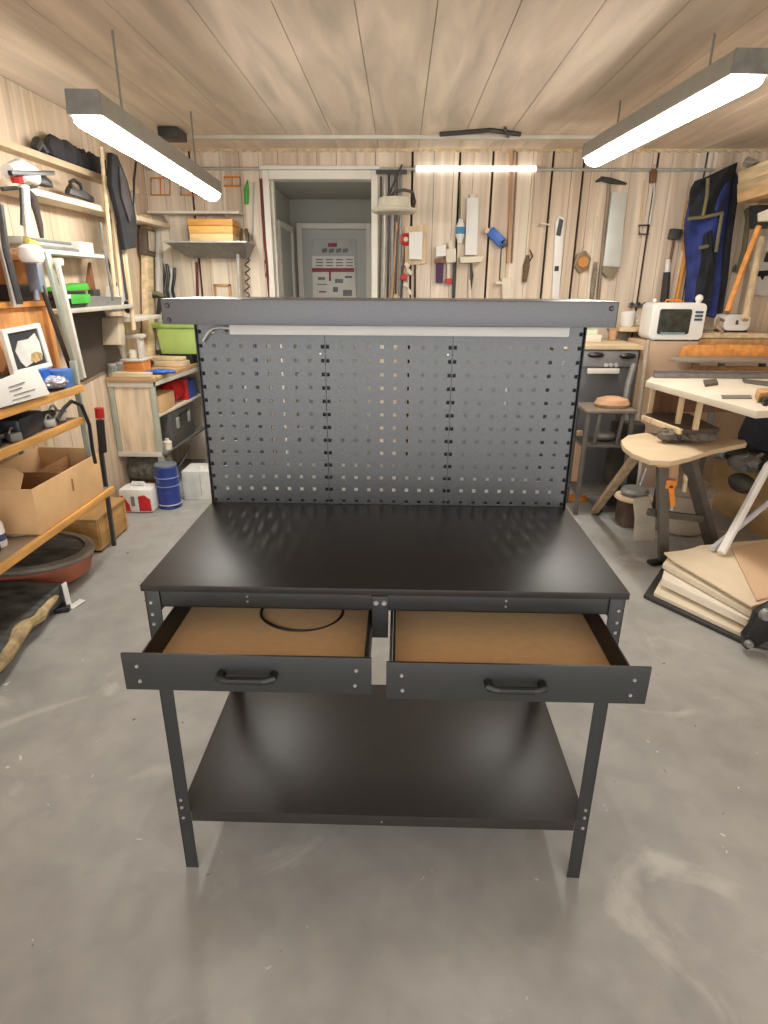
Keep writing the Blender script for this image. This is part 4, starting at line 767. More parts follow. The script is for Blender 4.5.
# white/red tool on a stand with hanging strap
t=TH('laser_tripod','white wall tool with red band and dark bar at the upper left','tool')
xp=-1.66
b=MB(); b.tube([AT(*q,x=xp) for q in((8,172),(20,170),(32,175),(37,182))],[.03,.045,.04,.02],12); b.build('head',white,t)
b=MB(); b.tube([AT(17,176,x=xp+.03),AT(19,182,x=xp+.03)],.03,10); b.build('band',red,t)
b=MB(); b.bar(AT(10,173,x=xp+.05),AT(53,173,x=xp+.02),.02,.02,0,.004); b.build('bar',black,t)
b=MB(); b.tube([AT(*q,x=xp) for q in((24,186),(26,210),(30,238))],[.022,.018,.024],10); b.build('tube',white,t)
b=MB(); b.tube([AT(*q,x=xp) for q in((21,188),(22,210),(22,225))],.008,8); b.build('rod',dgrey,t)
b=MB(); b.tube([AT(*q,x=xp) for q in((27,240),(32,242),(38,245))],.014,8); b.build('collar',mat('yellow_plastic',(210,190,90)),t)
b=MB(); c=AT(31,254,x=xp); b.lathe(c-Vector((0,0,.035)),[(0,0),(.045,0),(.055,.02),(.052,.06),(.03,.075),(0,.075)],18); b.build('knob',white,t)
b=MB(); b.bar((xp-.02,c.y,c.z+.06),(XL+.002,c.y,c.z+.06),.03,.03,0,.003); b.build('bracket',lgrey,t)
t=MB(); P=[AT(*q,x=-1.75) for q in((28,192),(33,197),(40,225),(42,238))]; t.tube(P,[.02,.026,.022,.014],8,flat=.5); T1('strap',t,mat('strap_dark_brown',(66,52,46),rough=.8),'dark brown strap hanging right of the white wall tool','strap')
rod('cord',[AT(2,189,x=-1.70),AT(30,187,x=-1.70),AT(36,186,x=-1.72)],.009,dgrey,'thin dark rod crossing below the white wall tool at the left edge','rod')
rod('metal_rod',[AT(0,205,x=-1.64),AT(6,250,x=-1.63),AT(20,304,x=-1.63)],.014,dgrey,'dark long rod leaning at the left edge in front of the orange cabinet','rod')
rod('metal_rod',[AT(2,240,x=-1.70),AT(10,275,x=-1.70),AT(17,306,x=-1.70)],.022,lgrey,'pale thick rod leaning behind the dark long rod at the left edge','rod')
# small white shelf with flat boards
zt=1.64; t=MB(); t.box(XL+.001,-1.79,2.05,2.82,zt-.02,zt,0,.004); T1('wall_shelf',t,white,'small white shelf on the left wall above the green machine','shelf')
for i in range(3):
    t=MB(); t.box(XL+.02,-1.80-.008*i,2.08+.01*i,2.50-.02*i,zt+.001+i*.017,zt+.016+i*.017,0,.002); T1('flat_board',t,(mgrey,lgrey,mgrey)[i],('grey board on the small white shelf, bottom of three','pale grey board on the small white shelf, middle of three','grey board on the small white shelf, topmost of three')[i],'board','flat boards on the small white shelf')
t=MB(); t.box(XL+.02,-1.80,2.53,2.68,zt+.001,zt+.06,0,.006); T1('white_box',t,white,'small white box right of the grey boards on the white shelf','box')
# orange cabinet
t=TH('orange_cabinet','orange wooden wall cabinet with open shelves at the left edge','cabinet')
x0,x1=XL+.002,-1.73
b=MB(); b.box(x0,x1,1.935,1.975,1.0,1.60,0,.004); b.build('side_panel',orwz,t)
for z in(1.575,1.37): b=MB(); b.box(x0,x1,1.15,1.934,z,z+.025,0,.003); b.build('shelf',orw,t)
b=MB(); b.box(x0,x1-.02,1.15,1.934,1.02,1.369,0,.003); b.build('front_panel',orwz,t)
b=MB(); b.box(x0,x1,1.11,1.149,1.0,1.60,0,.004); b.build('side_panel',orwz,t)
b=MB(); b.box(-1.90,-1.76,1.74,1.90,1.396,1.47,0,.012); T1('radio',b,black,'black square device inside the orange cabinet','device')
b=MB(); b.box(-1.88,-1.78,1.40,1.60,1.396,1.45,0,.01); T1('tin',b,mat('tin_beige',(186,168,140),rough=.4),'beige tin inside the orange cabinet left of the black device','tin')
b=MB(); b.box(-1.92,-1.75,1.48,1.90,1.601,1.625,0,.003); T1('flat_box',b,mat('ochre_box',(170,124,62),rough=.7,var=.3,scale=20),'flat ochre box on top of the orange cabinet','box')
t=MB(); t.obox(AT(36,278,x=-1.70),(.06,.05,.13),(0,0,0),0,.008); t.cyl(AT(36,290,x=-1.70),AT(37,300,x=-1.70),.014); T1('spray_gun',t,mat('blue_grey_metal',(150,160,176),rough=.4,metal=.4),'blue-grey metal tool at the right side of the orange cabinet','tool')
# leaning planks
def plank(A,B,w,th,m_,l,name='plank'):
    t=MB(); t.bar(A,B,w,th,0,.003,upv=(1,0,0)); return T1(name,t,m_,l,'plank','long planks leaning at the left')
plank(AT(46,252,x=-1.66),AT(80,380,x=-1.62),.045,.02,bgrey,'sage-grey long plank leaning on the left shelf, the wider one')
plank(AT(57,262,x=-1.625),AT(84,378,x=-1.57),.022,.018,offw,'narrow off-white plank leaning right of the sage-grey one')
plank(AT(40,282,x=-1.68),AT(74,378,x=-1.65),.018,.018,dgrey,'thin dark batten leaning left of the sage-grey plank')
t=MB(); t.obox(AT(58,262,x=-1.64),(.03,.06,.035),(0,0,0),0,.008); T1('peg',t,cream,'cream peg on the upper part of the sage-grey plank','peg')
# green machine on shelf
t=MB(); t.box(XL+.001,-1.74,2.05,3.0,1.325,1.348,0,.004); T1('wall_shelf',t,mat('shelf_grey_beige',(190,184,170),rough=.5),'grey-beige wall shelf carrying the green planer','shelf')
t=TH('planer','bright green and black power planer on the grey-beige shelf','power tool')
A=AT(62,303,x=-1.78);B=AT(92,301,x=-1.78); y0,y1=A.y,B.y; zb=1.349
b=MB(); b.box(-1.90,-1.78,y0,y1,zb,zb+.045,0,.01); b.build('base',black,t); b=MB(); b.box(-1.89,-1.785,y0+.02,y1-.04,zb+.046,zb+.085,0,.012); b.build('motor_body',black,t)
b=MB(); b.prism([(-1.78,y0+.0,zb+.086),(-1.78,y1,zb+.09),(-1.78,y1-.02,zb+.13),(-1.78,y0+.12,zb+.115),(-1.78,y0+.02,zb+.105)],(-.1,0,0),0,.008); b.build('top_cover',green,t)
b=MB(); b.box(-1.775,-1.77,y0+.25*(y1-y0),y1-.03,zb+.02,zb+.07,0,.003); b.build('side_cover',green,t)
b=MB(); b.cyl((-1.83,y0+.1,zb+.115),(-1.83,y0+.1,zb+.155),.018); b.build('knob',black,t)
b=MB(); b.box(-1.775,-1.771,y0+.04,y0+.12,zb+.05,zb+.07); b.build('badge',white,t)
t=MB(); t.px([(84,290),(88,262),(93,290)],-1.90,.02,0,.004); T1('wedge',t,brn,'dark brown pointed piece standing behind the green planer','wedge')
t=MB(); t.px([(88,296),(122,297),(122,309),(88,311)],-1.77,-.1,0,.008); T1('metal_box',t,mgrey,'long grey metal box right of the green planer','box')
t=MB(); t.px([(94,290),(100,289),(101,296),(94,296)],-1.80,-.04,0,.006); T1('small_pot',t,dgrey,'small dark pot on the long grey metal box','pot')
# bundle of tall rods
rods=[((101,147),(115,296),.012,pale,'tall pale rod at the left of the group leaning in the left shelf'),((107,152),(121,296),.012,palez,'second tall pale rod in the group leaning on the left wall'),((112,156),(126,292),.010,pale,'third tall pale rod in the group leaning on the left wall'),((117,224),(127,300),.009,dgrey,'dark rod hanging under the lower long shelf'),((121,226),(134,330),.016,palez,'thick pale upright right of the dark rod'),((100,222),(113,300),.008,mgrey,'grey rod left of the dark hanging rod')]
for a,c_,r,m_,l in rods: rod('tall_rod',[AT(*a,x=-1.755),AT((a[0]+c_[0])/2,(a[1]+c_[1])/2,x=-1.76),AT(*c_,x=-1.765)],r,m_,l,'rod','tall rods along the left wall')
rod('cord',[AT(104,250,x=-1.86),AT(112,275,x=-1.86),AT(118,290,x=-1.86),AT(122,305,x=-1.86)],.008,black,'black wavy cord hanging between the tall rods','cord')
t=MB(); t.prism([AT(*q,x=-1.93) for q in((140,214),(146,216),(150,380),(143,380))],(.05,0,0),0,.004); T1('wall_batten',t,pale,'pale upright batten near the left back corner','batten')
t=MB(); t.prism([AT(*q,x=-1.90) for q in((155,222),(159,224),(160,350),(156,350))],(.03,0,0),0,.003); T1('wall_batten',t,offw,'white upright batten in the left back corner','batten')
t=TH('lantern','dark framed wall lantern near the left back corner','lantern')
b=MB(); P=[AT(*q,x=-1.86) for q in((146,228),(156,230),(156,257),(147,254))]; b.prism(P,(-.06,0,0),0,.008); b.build('case',mat('lantern_case',(92,80,68),rough=.5),t)
b=MB(); P=[AT(*q,x=-1.855) for q in((148,231),(154,232.5),(154,252),(149,250))]; b.prism(P,(.006,0,0),0,.001); b.build('face',mat('lantern_face',(190,178,158),rough=.3),t)
t=TH('bench_vise','small white machine with black wheel on the left wall ledge','machine')
b=MB(); P=[AT(*q,x=-1.80) for q in((118,287),(124,285),(128,292),(128,302),(131,304),(131,312),(117,312))]; b.prism(P,(-.08,0,0),0,.006); b.build('body',white,t)
b=MB(); c=AT(131,307,x=-1.77); b.cyl(c,c+Vector((-.03,0,0)),.04,seg=20); b.build('wheel',black,t); b=MB(); b.cyl(c,c+Vector((.012,0,0)),.014); b.build('hub',lgrey,t)
t=MB(); t.box(XL+.001,-1.76,3.0,3.5,1.235,1.262,0,.004); T1('wall_shelf',t,offw,'small off-white ledge under the machine with the black wheel','shelf')
t=MB(); P=[AT(*q,x=-1.82) for q in((118,318),(124,316),(126,345),(119,345))]; t.prism(P,(-.129,0,0),0,.006); T1('water_filter',t,mat('filter_beige',(206,190,164),rough=.5),'beige upright cylinder block under the off-white ledge','block')
# things hanging behind the top shelf's left end
for i,(pp,m_,l) in enumerate((([(148,300),(150,315),(154,330)],dgrey,'dark cable hook hanging left of the bench top shelf'),([(152,296),(160,298),(158,318)],black,'black tool hanging just behind the left end of the bench top shelf'),([(147,296),(156,293),(164,296)],khaki,'olive tool lying above the black one near the bench top shelf'))):
    rod('hand_tool',[AT(*q,y=3.7) for q in pp],.018,m_,l,'tool','tools by the left end of the bench top shelf')

# ================================================================== left workbench with cabinet
TZ=.886
wt=TH('work_counter','wooden counter with white frame and open side shelf on the left','counter')
A=AT(88,383,z=TZ);B=AT(153,389,z=TZ); 
X0,X1=XL+.004,-1.626
b=MB(); P=[AT(84,382,z=TZ),AT(153,390,z=TZ),AT(214,348,z=TZ),AT(140,348,z=TZ)]
P=[Vector((X0,2.865,TZ)),Vector((X1,2.865,TZ)),Vector((-1.565,3.95,TZ)),Vector((X0,3.95,TZ))]
b.prism(P,(0,0,-.028),0,.003); b.build('worktop',wood('counter_top',(206,166,120),'x'),wt)
def quad_front(y,x0,x1,z0,z1,th,m_,n_):
    b=MB(); b.box(x0,x1,y,y+th,z0,z1,0,.003); return b.build(n_,m_,wt)
yf=2.88; zf0=.335
for (a,c_,e,f,n_) in ((X0,X0+.035,zf0,.857,'frame_post'),(X1-.04,X1-.005,0,.857,'frame_post'),(X0,X1-.005,.82,.857,'frame_rail'),(X0,X1-.005,zf0,zf0+.035,'frame_rail')): quad_front(yf-(.0 if n_=='frame_post' else .004),a,c_,e,f,.035,bgrey if n_=='frame_post' else offw,n_)
quad_front(yf+.012,X0+.036,X1-.041,zf0+.036,.819,.015,wood('door_panel_pale',(242,220,190),'z'),'door_panel')
quad_front(3.90,X0,X0+.035,0,.857,.035,offw,'frame_post'); quad_front(3.85,-1.605,-1.57,0,.857,.035,offw,'frame_post')
b=MB(); b.bar((X1-.011,2.92,TZ-.046),(-1.578,3.84,TZ-.046),.02,.032,0,.003); b.build('side_rail',offw,wt)
for z in(.62,.34): b=MB(); b.prism([(X0+.04,yf+.04,z),(X1-.02,yf+.04,z),(-1.61,3.84,z),(X0+.04,3.84,z)],(0,0,-.018),0,.002); b.build('shelf',cream if z>.5 else mgrey,wt)
# on the counter
Z=TZ+.001
t=MB(); t.bar((XL+.03,2.90,Z+.016),(-1.64,2.895,Z+.016),.055,.03,0,.003); T1('plank',t,palex,'pale plank along the front edge of the wooden counter','plank')
t=MB(); t.bar((-1.90,3.52,Z+.021),(-1.60,3.48,Z+.021),.12,.04,0,.003); T1('plank',t,palex,'pale plank lying towards the back of the wooden counter','plank')
t=MB(); t.bar((-1.88,3.53,Z+.056),(-1.62,3.49,Z+.056),.09,.026,0,.006); T1('plank',t,pale,'short pale board on top of the plank at the back of the counter','plank')
t=TH('work_gloves','bright blue rubber gloves lying on the wooden counter','gloves'); c=AT(160,374,z=Z)
b=MB(); b.sph((c.x,c.y,Z+.018),(.07,.05,.018)); b.sph((c.x+.06,c.y+.01,Z+.016),(.05,.035,.016)); b.build('palm',blue,t)
for k in range(4): b=MB(); b.tube([(c.x-.05,c.y-.02+k*.018,Z+.012),(c.x-.11,c.y-.035+k*.024,Z+.011)],[.011,.008],8); b.build('finger',blue,t)
t=MB(); c=AT(134,356,y=3.17); t.box(c.x-.10,c.x+.085,3.10,3.24,TZ+.001,.965,0,.006); T1('wood_block',t,wood('block_orange2',(224,142,76),'x'),'orange wooden block standing on the counter by the dark panel','wood block')
t=MB(); t.box(c.x-.11,c.x+.09,3.08,3.26,.966,.98,0,.003); t.box(c.x-.08,c.x-.055,3.13,3.20,.98,1.12,0,.004);t.box(c.x+.05,c.x+.075,3.13,3.20,.98,1.12,0,.004); t.box(c.x-.1,c.x+.09,3.12,3.21,1.12,1.145,0,.004); T1('glue_press',t,offw,'small off-white open press standing on the orange wooden block','press')
t=MB(); t.lathe((c.x+.0,3.16,.981),[(0,0),(.03,0),(.034,.04),(.02,.06),(0,.06)],14); T1('pot',t,cream,'small cream pot inside the off-white open press','pot')
t=TH('storage_tub','lime green plastic storage box on the left counter','box'); yb=3.62
xa=AT(158,345,y=yb).x; z0_,z1_=1.0,AT(170,328,y=yb).z
z0_=TZ+.075
b=MB(); b.hexa([(xa+.02,yb,z0_),(-1.50,yb,z0_),(-1.50,yb+.2,z0_),(xa+.02,yb+.2,z0_),(xa,yb-.01,z1_),(-1.48,yb-.01,z1_),(-1.48,yb+.21,z1_),(xa,yb+.21,z1_)],0,.008); b.build('body',lime,t)
b=MB(); b.box(xa-.03,-1.47,yb-.022,yb+.22,z1_,z1_+.035,0,.008); b.build('lid',mat('lime_lid',(158,186,96),rough=.5),t)
t=MB(); t.box(-1.86,-1.60,3.63,3.82,Z,TZ+.074,0,.004); T1('black_case',t,black,'flat black case under the lime green box','case')
t=MB(); t.tube([(-1.92,3.38,Z+.027),(-1.87,3.40,Z+.05),(-1.83,3.38,Z+.027)],.026,8); T1('hand_tool',t,dgrey,'small dark tool lying left of the planks at the back of the counter','tool')
t=TH('pin_board','dark brown board fixed on the left wall above the wooden counter','board')
b=MB(); b.prism([AT(*q,x=-1.928) for q in ((66,312),(104,309),(123,361),(83,382))],(-.016,0,0),0,.002); b.build('board',mat('chalk_brown',(84,74,66),rough=.6,var=.12,scale=4,rgb2=(74,64,58)),t)
b=MB(); b.bar(AT(64,311,x=-1.93),AT(106,308,x=-1.93),.03,.03,0,.003); b.build('top_batten',offw,t)
for i,(px_,l) in enumerate(((82,'left small glass jar in front of the dark brown board'),(94,'right small glass jar in front of the dark brown board'))):
    c=AT(px_,372,z=TZ); t=TH('glass_jar',l,'jar','glass jars before the dark board'); X,Y=-1.905,2.905+(px_-82)*.0085
    b=MB(); b.lathe((X,Y,Z),[(0,0),(.03,0),(.034,.01),(.034,.06),(.024,.07),(.022,.07),(.03,.058),(.03,.012),(0,.01)],18); b.build('body',glass,t)
    b=MB(); b.lathe((X,Y,Z+.071),[(0,0),(.027,0),(.027,.014),(0,.015)],18); b.build('lid',lgrey,t)
# things on its side shelves
t=MB(); t.box(-1.90,-1.645,3.0,3.28,.621,.74,0,.006); T1('cardboard_box',t,card,'closed cardboard box on the upper side shelf of the counter','box')
t=MB(); t.sph((-1.72,3.42,.71),(.09,.09,.075)); 
for v in t.bm.verts: v.co+=Vector([random.uniform(-.01,.01) for _ in range(3)])
T1('red_bag',t,red,'red plastic bag on the upper side shelf of the counter','bag')
t=MB(); t.box(-1.70,-1.63,3.56,3.76,.621,.76,0,.004); t.box(-1.74,-1.63,3.522,3.558,.621,.78,1,.004); T1('paint_box',t,[blue,red],'blue and red box at the far end of the upper side shelf','box')
t=TH('tool_case','dark grey tool case on the lower side shelf of the counter','case')
b=MB(); b.box(-1.86,-1.635,3.12,3.62,.341,.595,0,.012); b.build('body',mat('case_grey',(88,88,84),rough=.5,var=.1),t)
for y_ in(3.22,3.47): b=MB(); b.box(-1.635,-1.626,y_,y_+.05,.46,.54,0,.003); b.build('latch',lgrey,t)
b=MB(); b.tube([(-1.632,3.30,.54),(-1.618,3.30,.56),(-1.618,3.44,.56),(-1.632,3.44,.54)],.008,8); b.build('handle',black,t)
for i,(x_,y_,h_,m_,l) in enumerate(((-1.69,2.98,.12,white,'white bottle on the lower side shelf nearest the pale door'),(-1.66,3.07,.08,cream,'small cream pot on the lower side shelf beside the grey case'),(-1.76,3.04,.17,tan,'tan bottle behind the small white ones on the lower side shelf'),(-1.73,3.08,.07,white,'small white pot right in front of the grey tool case'))):
    t=MB(); t.lathe((x_,y_,.341),[(0,0),(.03,0),(.032,h_*.7),(.015,h_*.85),(.015,h_),(0,h_)],14); T1('bottle',t,m_,l,'bottle','bottles on the lower side shelf')
t=MB(); t.cyl((-1.93,3.06,.20),(-1.66,3.05,.20),.095,seg=24)
for v in t.bm.verts: pass
T1('insulation_roll',t,mat('mottled_grey_roll',(136,136,126),rough=.9,var=.3,scale=30),'mottled grey roll lying on a low plank under the counter','roll')
t=MB(); t.box(-1.94,-1.66,2.98,3.14,0,.104,0,.004); T1('plank',t,tan,'low wooden block on the floor under the mottled grey roll','plank')
# floor things
t=TH('paint_can','white and red plastic canister on the floor left of the blue drum','canister'); P=AT(139,513,z=0)
cx,cy=P.x-.012,P.y+.0; w2=.115
b=MB(); b.box(cx-w2,cx+w2,cy,cy+.16,0,.17,0,.025); b.build('body',white,t)
b=MB(); b.prism([(cx-w2+.02,cy-.003,.015),(cx-w2+.075,cy-.003,.012),(cx-w2+.07,cy-.003,.06),(cx-w2+.03,cy-.003,.125),(cx-w2+.01,cy-.003,.12)],(0,.008,0),0,.002); b.build('label',red,t)
b=MB(); b.prism([(cx+.02,cy-.003,.015),(cx+w2-.012,cy-.003,.015),(cx+w2-.012,cy-.003,.10),(cx+w2-.05,cy-.003,.13),(cx+.02,cy-.003,.12)],(0,.008,0),0,.002); b.build('label',red,t)
b=MB(); b.box(cx-.03,cx-.005,cy-.004,cy+.004,.05,.12,0,.002); b.build('emblem',mgrey,t)
b=MB(); b.tube([(cx-.05,cy+.08,.17),(cx-.04,cy+.08,.195),(cx+.04,cy+.08,.195),(cx+.05,cy+.08,.17)],.008,8); b.build('handle',white,t)
t=TH('blue_drum','tall blue metal drum standing on the floor left of the bench','drum'); c=AT(169,509,z=0); c.y=2.79; c.x-=.01; R_=.076; Hh=.30
b=MB(); b.lathe((c.x,c.y,0),[(0,0),(R_,0),(R_*1.04,.008),(R_,.016),(R_,.10),(R_*1.03,.108),(R_,.116),(R_,.15),(R_*1.03,.158),(R_,.166),(R_,.205),(R_*1.03,.212),(R_,.22),(R_,Hh-.01),(R_*1.03,Hh-.005),(R_,Hh),(0,Hh)],32); b.build('body',navy,t)
b=MB(); b.lathe((c.x,c.y,Hh+.0005),[(R_*.97,0),(R_*.97,.012),(R_*.85,.012),(R_*.83,.004),(0,.004)],32); b.build('lid',mat('drum_lid',(130,140,150),rough=.4,metal=.3),t)
for hz_,hm in((.03,lgrey),(.165,mat('hoop_blue',(120,136,190),rough=.4)),(.225,mat('hoop_blue',(120,136,190)))):
    b=MB(); b.tube([(c.x+(R_+.005)*math.cos(a),c.y+(R_+.005)*math.sin(a),hz_) for a in [2*PI*k/32 for k in range(32)]],.0045,8,closed=True); b.build('hoop',hm,t)
t=TH('white_carton','white carton standing on the floor beside the bench, right of the drum','box')
b=MB(); A=AT(182,502,z=0);B=AT(210,500,z=0); b.box(A.x+.0,B.x+.05,2.93,3.15,0,.215,0,.004); b.build('body',mat('carton_white',(222,222,216),rough=.6),t); b=MB(); b.box(A.x+.13,A.x+.134,2.927,2.93,.03,.2); b.build('seam',lgrey,t)
b=MB(); b.lathe((A.x+.12,3.02,.2155),[(0,0),(.02,0),(.02,.012),(0,.013)],12); b.build('cap',white,t)
rod('cord',[(-1.55,3.2,.34),(-1.53,3.1,.30),(-1.58,3.02,.22)],.006,black,'thin black cord hanging above the white carton','cord')
t=TH('wooden_crate','small closed wooden box on the floor under the shelf unit','box'); 
b=MB(); b.box(-1.98+.04,-1.70,1.99,2.36,.012,.195,0,.004); b.build('body',wood('crate_plywood',(196,152,90),'y'),t)
b=MB(); b.box(-1.945,-1.693,1.98,2.37,.196,.212,0,.003); b.build('lid',wood('crate_lid',(178,138,84),'y'),t)
b=MB(); 
for q in((-1.699,-1.694,2.0,2.025,.02,.19),(-1.699,-1.694,2.33,2.355,.02,.19)): b=MB(); b.box(*q); b.build('corner_strip',tan,t)
for q in((-1.73,2.02),(-1.73,2.33),(-1.92,2.02),(-1.92,2.33)): b=MB(); b.box(q[0]-.02,q[0]+.02,q[1]-.02,q[1]+.02,0,.012); b.build('foot',black,t)
# shelving unit
SX=-1.53
su=TH('shelving_unit','open shelving unit with orange-wood shelf edges along the left wall','shelving unit')
for z,y1 in((.43,1.93),(.855,1.74),(1.005,1.79)):
    b=MB(); b.box(XL+.005,SX-.022,.45,y1,z-.024,z,0,.003); b.build('shelf',mat('shelf_surface',(140,120,100),rough=.6,var=.1),su)
    b=MB(); b.box(SX-.021,SX,.45,y1,z-.03,z+.004,0,.004); b.build('shelf_edge',wood('shelf_edge_orange',(222,164,88),'y'),su,label='orange-yellow wooden shelf edge')
b=MB(); b.box(SX-.06,SX-.03,1.80,1.82,0.431,1.12,0,.003); b.build('post',bgrey,su)
b=MB(); b.box(XL+.01,XL+.04,1.80,1.82,0,.98,0,.003); b.build('post',bgrey,su)
b=MB(); b.box(SX-.06,SX-.03,.46,.50,0,1.3,0,.003); b.build('post',bgrey,su)
# framed picture on top shelf
t=TH('framed_picture','white-framed dark picture leaning on the top shelf at the left','picture')
zb=1.11
P=[AT(0,329,x=-1.66),AT(40,323,x=-1.68),AT(53,362,x=-1.62),AT(14,376,x=-1.62)]
P=[AT(2,330,x=-1.66),AT(40,323,x=-1.66),AT(53,366,x=-1.63),AT(15,376,x=-1.63)]
o,a_,c_,d_=P
def lerpq(u,v): return (o*(1-u)+a_*u)*(1-v)+(d_*(1-u)+c_*u)*v
for (u0,u1,v0,v1) in((0,1,0,.1),(0,1,.9,1),(0,.1,.1,.9),(.9,1,.1,.9)): b=MB(); b.prism([lerpq(u0,v0),lerpq(u1,v0),lerpq(u1,v1),lerpq(u0,v1)],(-.02,0,0),0,.002); b.build('frame_bar',white,t)
b=MB(); b.prism([lerpq(.1,.1)-Vector((.008,0,0)),lerpq(.9,.1)-Vector((.008,0,0)),lerpq(.9,.9)-Vector((.008,0,0)),lerpq(.1,.9)-Vector((.008,0,0))],(-.01,0,0)); b.build('picture',mat('picture_dark',(56,58,62),rough=.4),t)
b=MB(); b.prism([lerpq(u,v)-Vector((.005,0,0)) for u,v in((.2,.5),(.33,.3),(.6,.3),(.8,.2),(.86,.4),(.84,.72),(.6,.8),(.35,.88),(.26,.75))],(-.003,0,0)); b.build('artwork',mat('art_light',(222,220,214),rough=.7),t)
b=MB(); b.prism([lerpq(u,v)-Vector((.003,0,0)) for u,v in((.5,.78),(.56,.62),(.7,.6),(.82,.66),(.8,.8),(.6,.84))],(-.002,0,0)); b.build('artwork',mat('art_ochre',(206,174,116),rough=.7,var=.3,scale=40),t)
t=MB(); t.px([(-8,348),(0,344),(7,362),(4,372),(-8,374)],-1.60,-.02,0,.003); T1('dark_picture',t,mat('dark_orange_frame',(150,96,48),rough=.5),'dark orange small frame cut off at the left edge of the shelf','frame')
# blue things + sheet + film
zt=1.006
for (x_,y_,sx,sy,sz,m_,l) in ((-1.66,1.60,.12,.10,.10,mat('blue_box_bright',(30,96,190),rough=.45),'bright blue box at the middle of the top shelf'),(-1.62,1.715,.13,.10,.085,mat('blue_box_pale',(72,122,200),rough=.4),'paler blue box right of the bright blue one'),(-1.70,1.47,.10,.10,.085,mat('teal_box',(60,140,170),rough=.5),'teal box left of the bright blue box'),(-1.60,1.25,.10,.12,.05,mat('teal_blue_cloth',(48,118,160),rough=.6,var=.3,scale=30),'crumpled teal packet at the left edge of the top shelf')):
    t=MB(); t.obox((x_,y_,zt+sz/2),(sx,sy,sz),(0,0,.15),0,.008); T1('blue_box',t,m_,l,'box','blue boxes on the top shelf')
t=MB(); t.sph((-1.64,1.50,zt+.045),(.05,.06,.045));t.sph((-1.60,1.40,zt+.04),(.045,.06,.04))
for v in t.bm.verts: v.co+=Vector([random.uniform(-.01,.01) for _ in range(3)])
T1('crumpled_paper',t,mat('crumple_cream',(226,222,196),rough=.8,var=.15,scale=30),'crumpled cream paper between the framed picture and the white sheet','paper')
t=TH('printed_sheet','white printed sheet standing tilted on the top shelf edge','sheet')
P=[AT(-6,382,x=-1.53),AT(36,366,x=-1.54),AT(50,394,x=-1.522),AT(0,408,x=-1.522)]
b=MB(); b.prism(P,(-.006,0,0),0,.001); b.build('card',paper,t)
o2,a2,c2,d2=P
def lq(u,v): return (o2*(1-u)+a2*u)*(1-v)+(d2*(1-u)+c2*u)*v
for k,(u0,u1,v) in enumerate(((.25,.6,.35),(.25,.5,.5),(.3,.75,.68),(.25,.6,.84))):
    b=MB(); e=Vector((.002,0,0)); b.prism([lq(u0,v)+e,lq(u1,v)+e,lq(u1,v+.035)+e,lq(u0,v+.035)+e],(-.003,0,0)); b.build('print_line',ink,t)
t=MB(); t.sph((-1.60,1.66,zt+.03),(.05,.10,.03),u=20,v=12)
for v in t.bm.verts: v.co+=Vector((random.uniform(-1,1),random.uniform(-1,1),abs(random.uniform(-1,1))))*.010
T1('plastic_bag',t,mat('film_bag',(190,190,205),rough=.25,var=.3,scale=50),'crinkled translucent bag in front of the blue boxes','bag')
# middle shelf: jumble of black tools
zm=.856
t=TH('power_drill','black power tool case shape at the middle of the second shelf','power tool')
b=MB(); b.obox((-1.63,1.36,zm+.045),(.14,.22,.09),(0,0,.1),0,.015); b.build('body',mat('black_blue_case',(36,38,46),rough=.3),t); b=MB(); b.cyl((-1.62,1.48,zm+.05),(-1.60,1.60,zm+.05),.025,.015); b.build('nose',dgrey,t)
jt=[((-1.60,1.08),.05,black,'black angular tool at the left edge of the second shelf'),((-1.64,1.20),.045,dgrey,'dark grey tool left of the black case on the second shelf'),((-1.58,1.25),.03,mgrey,'grey metal piece in front of the black case on the second shelf'),((-1.68,1.52),.045,black,'black tool right of the black case on the second shelf'),((-1.58,1.52),.03,lgrey,'silver piece lying right of the black case near the shelf edge'),((-1.62,1.64),.04,offw,'off-white piece near the far end of the second shelf')]
for i,((x_,y_),r,m_,l) in enumerate(jt):
    t=MB(); t.obox((x_,y_,zm+r*.66),(r*1.6,r*2,r*1.2),(0,0,.5*i),0,r*.2); t.cyl((x_,y_,zm+r*.8),(x_+.03*math.cos(i),y_+.09,zm+r*.9),r*.3,r*.25,10); t.tube(arc((x_,y_,zm+r*1.2),r*.7,0,PI,8,'yz'),r*.16,6); T1('hand_tool',t,m_,l,'tool','tools on the second shelf')
t=MB(); t.tube([(-1.545,1.53,zm+.03),(-1.54,1.60,zm+.075),(-1.545,1.68,zm+.09),(-1.53,1.735,zm+.06),(-1.515,1.75,zm-.04),(-1.515,1.74,zm-.16),(-1.52,1.755,zm-.24)],.009,8); T1('hose',t,black,'black hose looping over the far end of the second shelf','hose')
t=TH('extinguisher','slim black cylinder with a red collar beside the shelf post','extinguisher'); c=AT(101,440,y=2.1)
b=MB(); b.tube([AT(100,420,y=2.1),AT(103,452,y=2.1),Vector((c.x,2.1,.60))],.022,10); b.build('body',black,t); b=MB(); b.cyl(AT(99,408,y=2.1),AT(100,418,y=2.1),.024,.024); b.build('collar',red,t)
b=MB(); b.bar((c.x-.01,2.1,.60),(-1.675,2.1,.0),.02,.02); b.build('stem',dgrey,t)
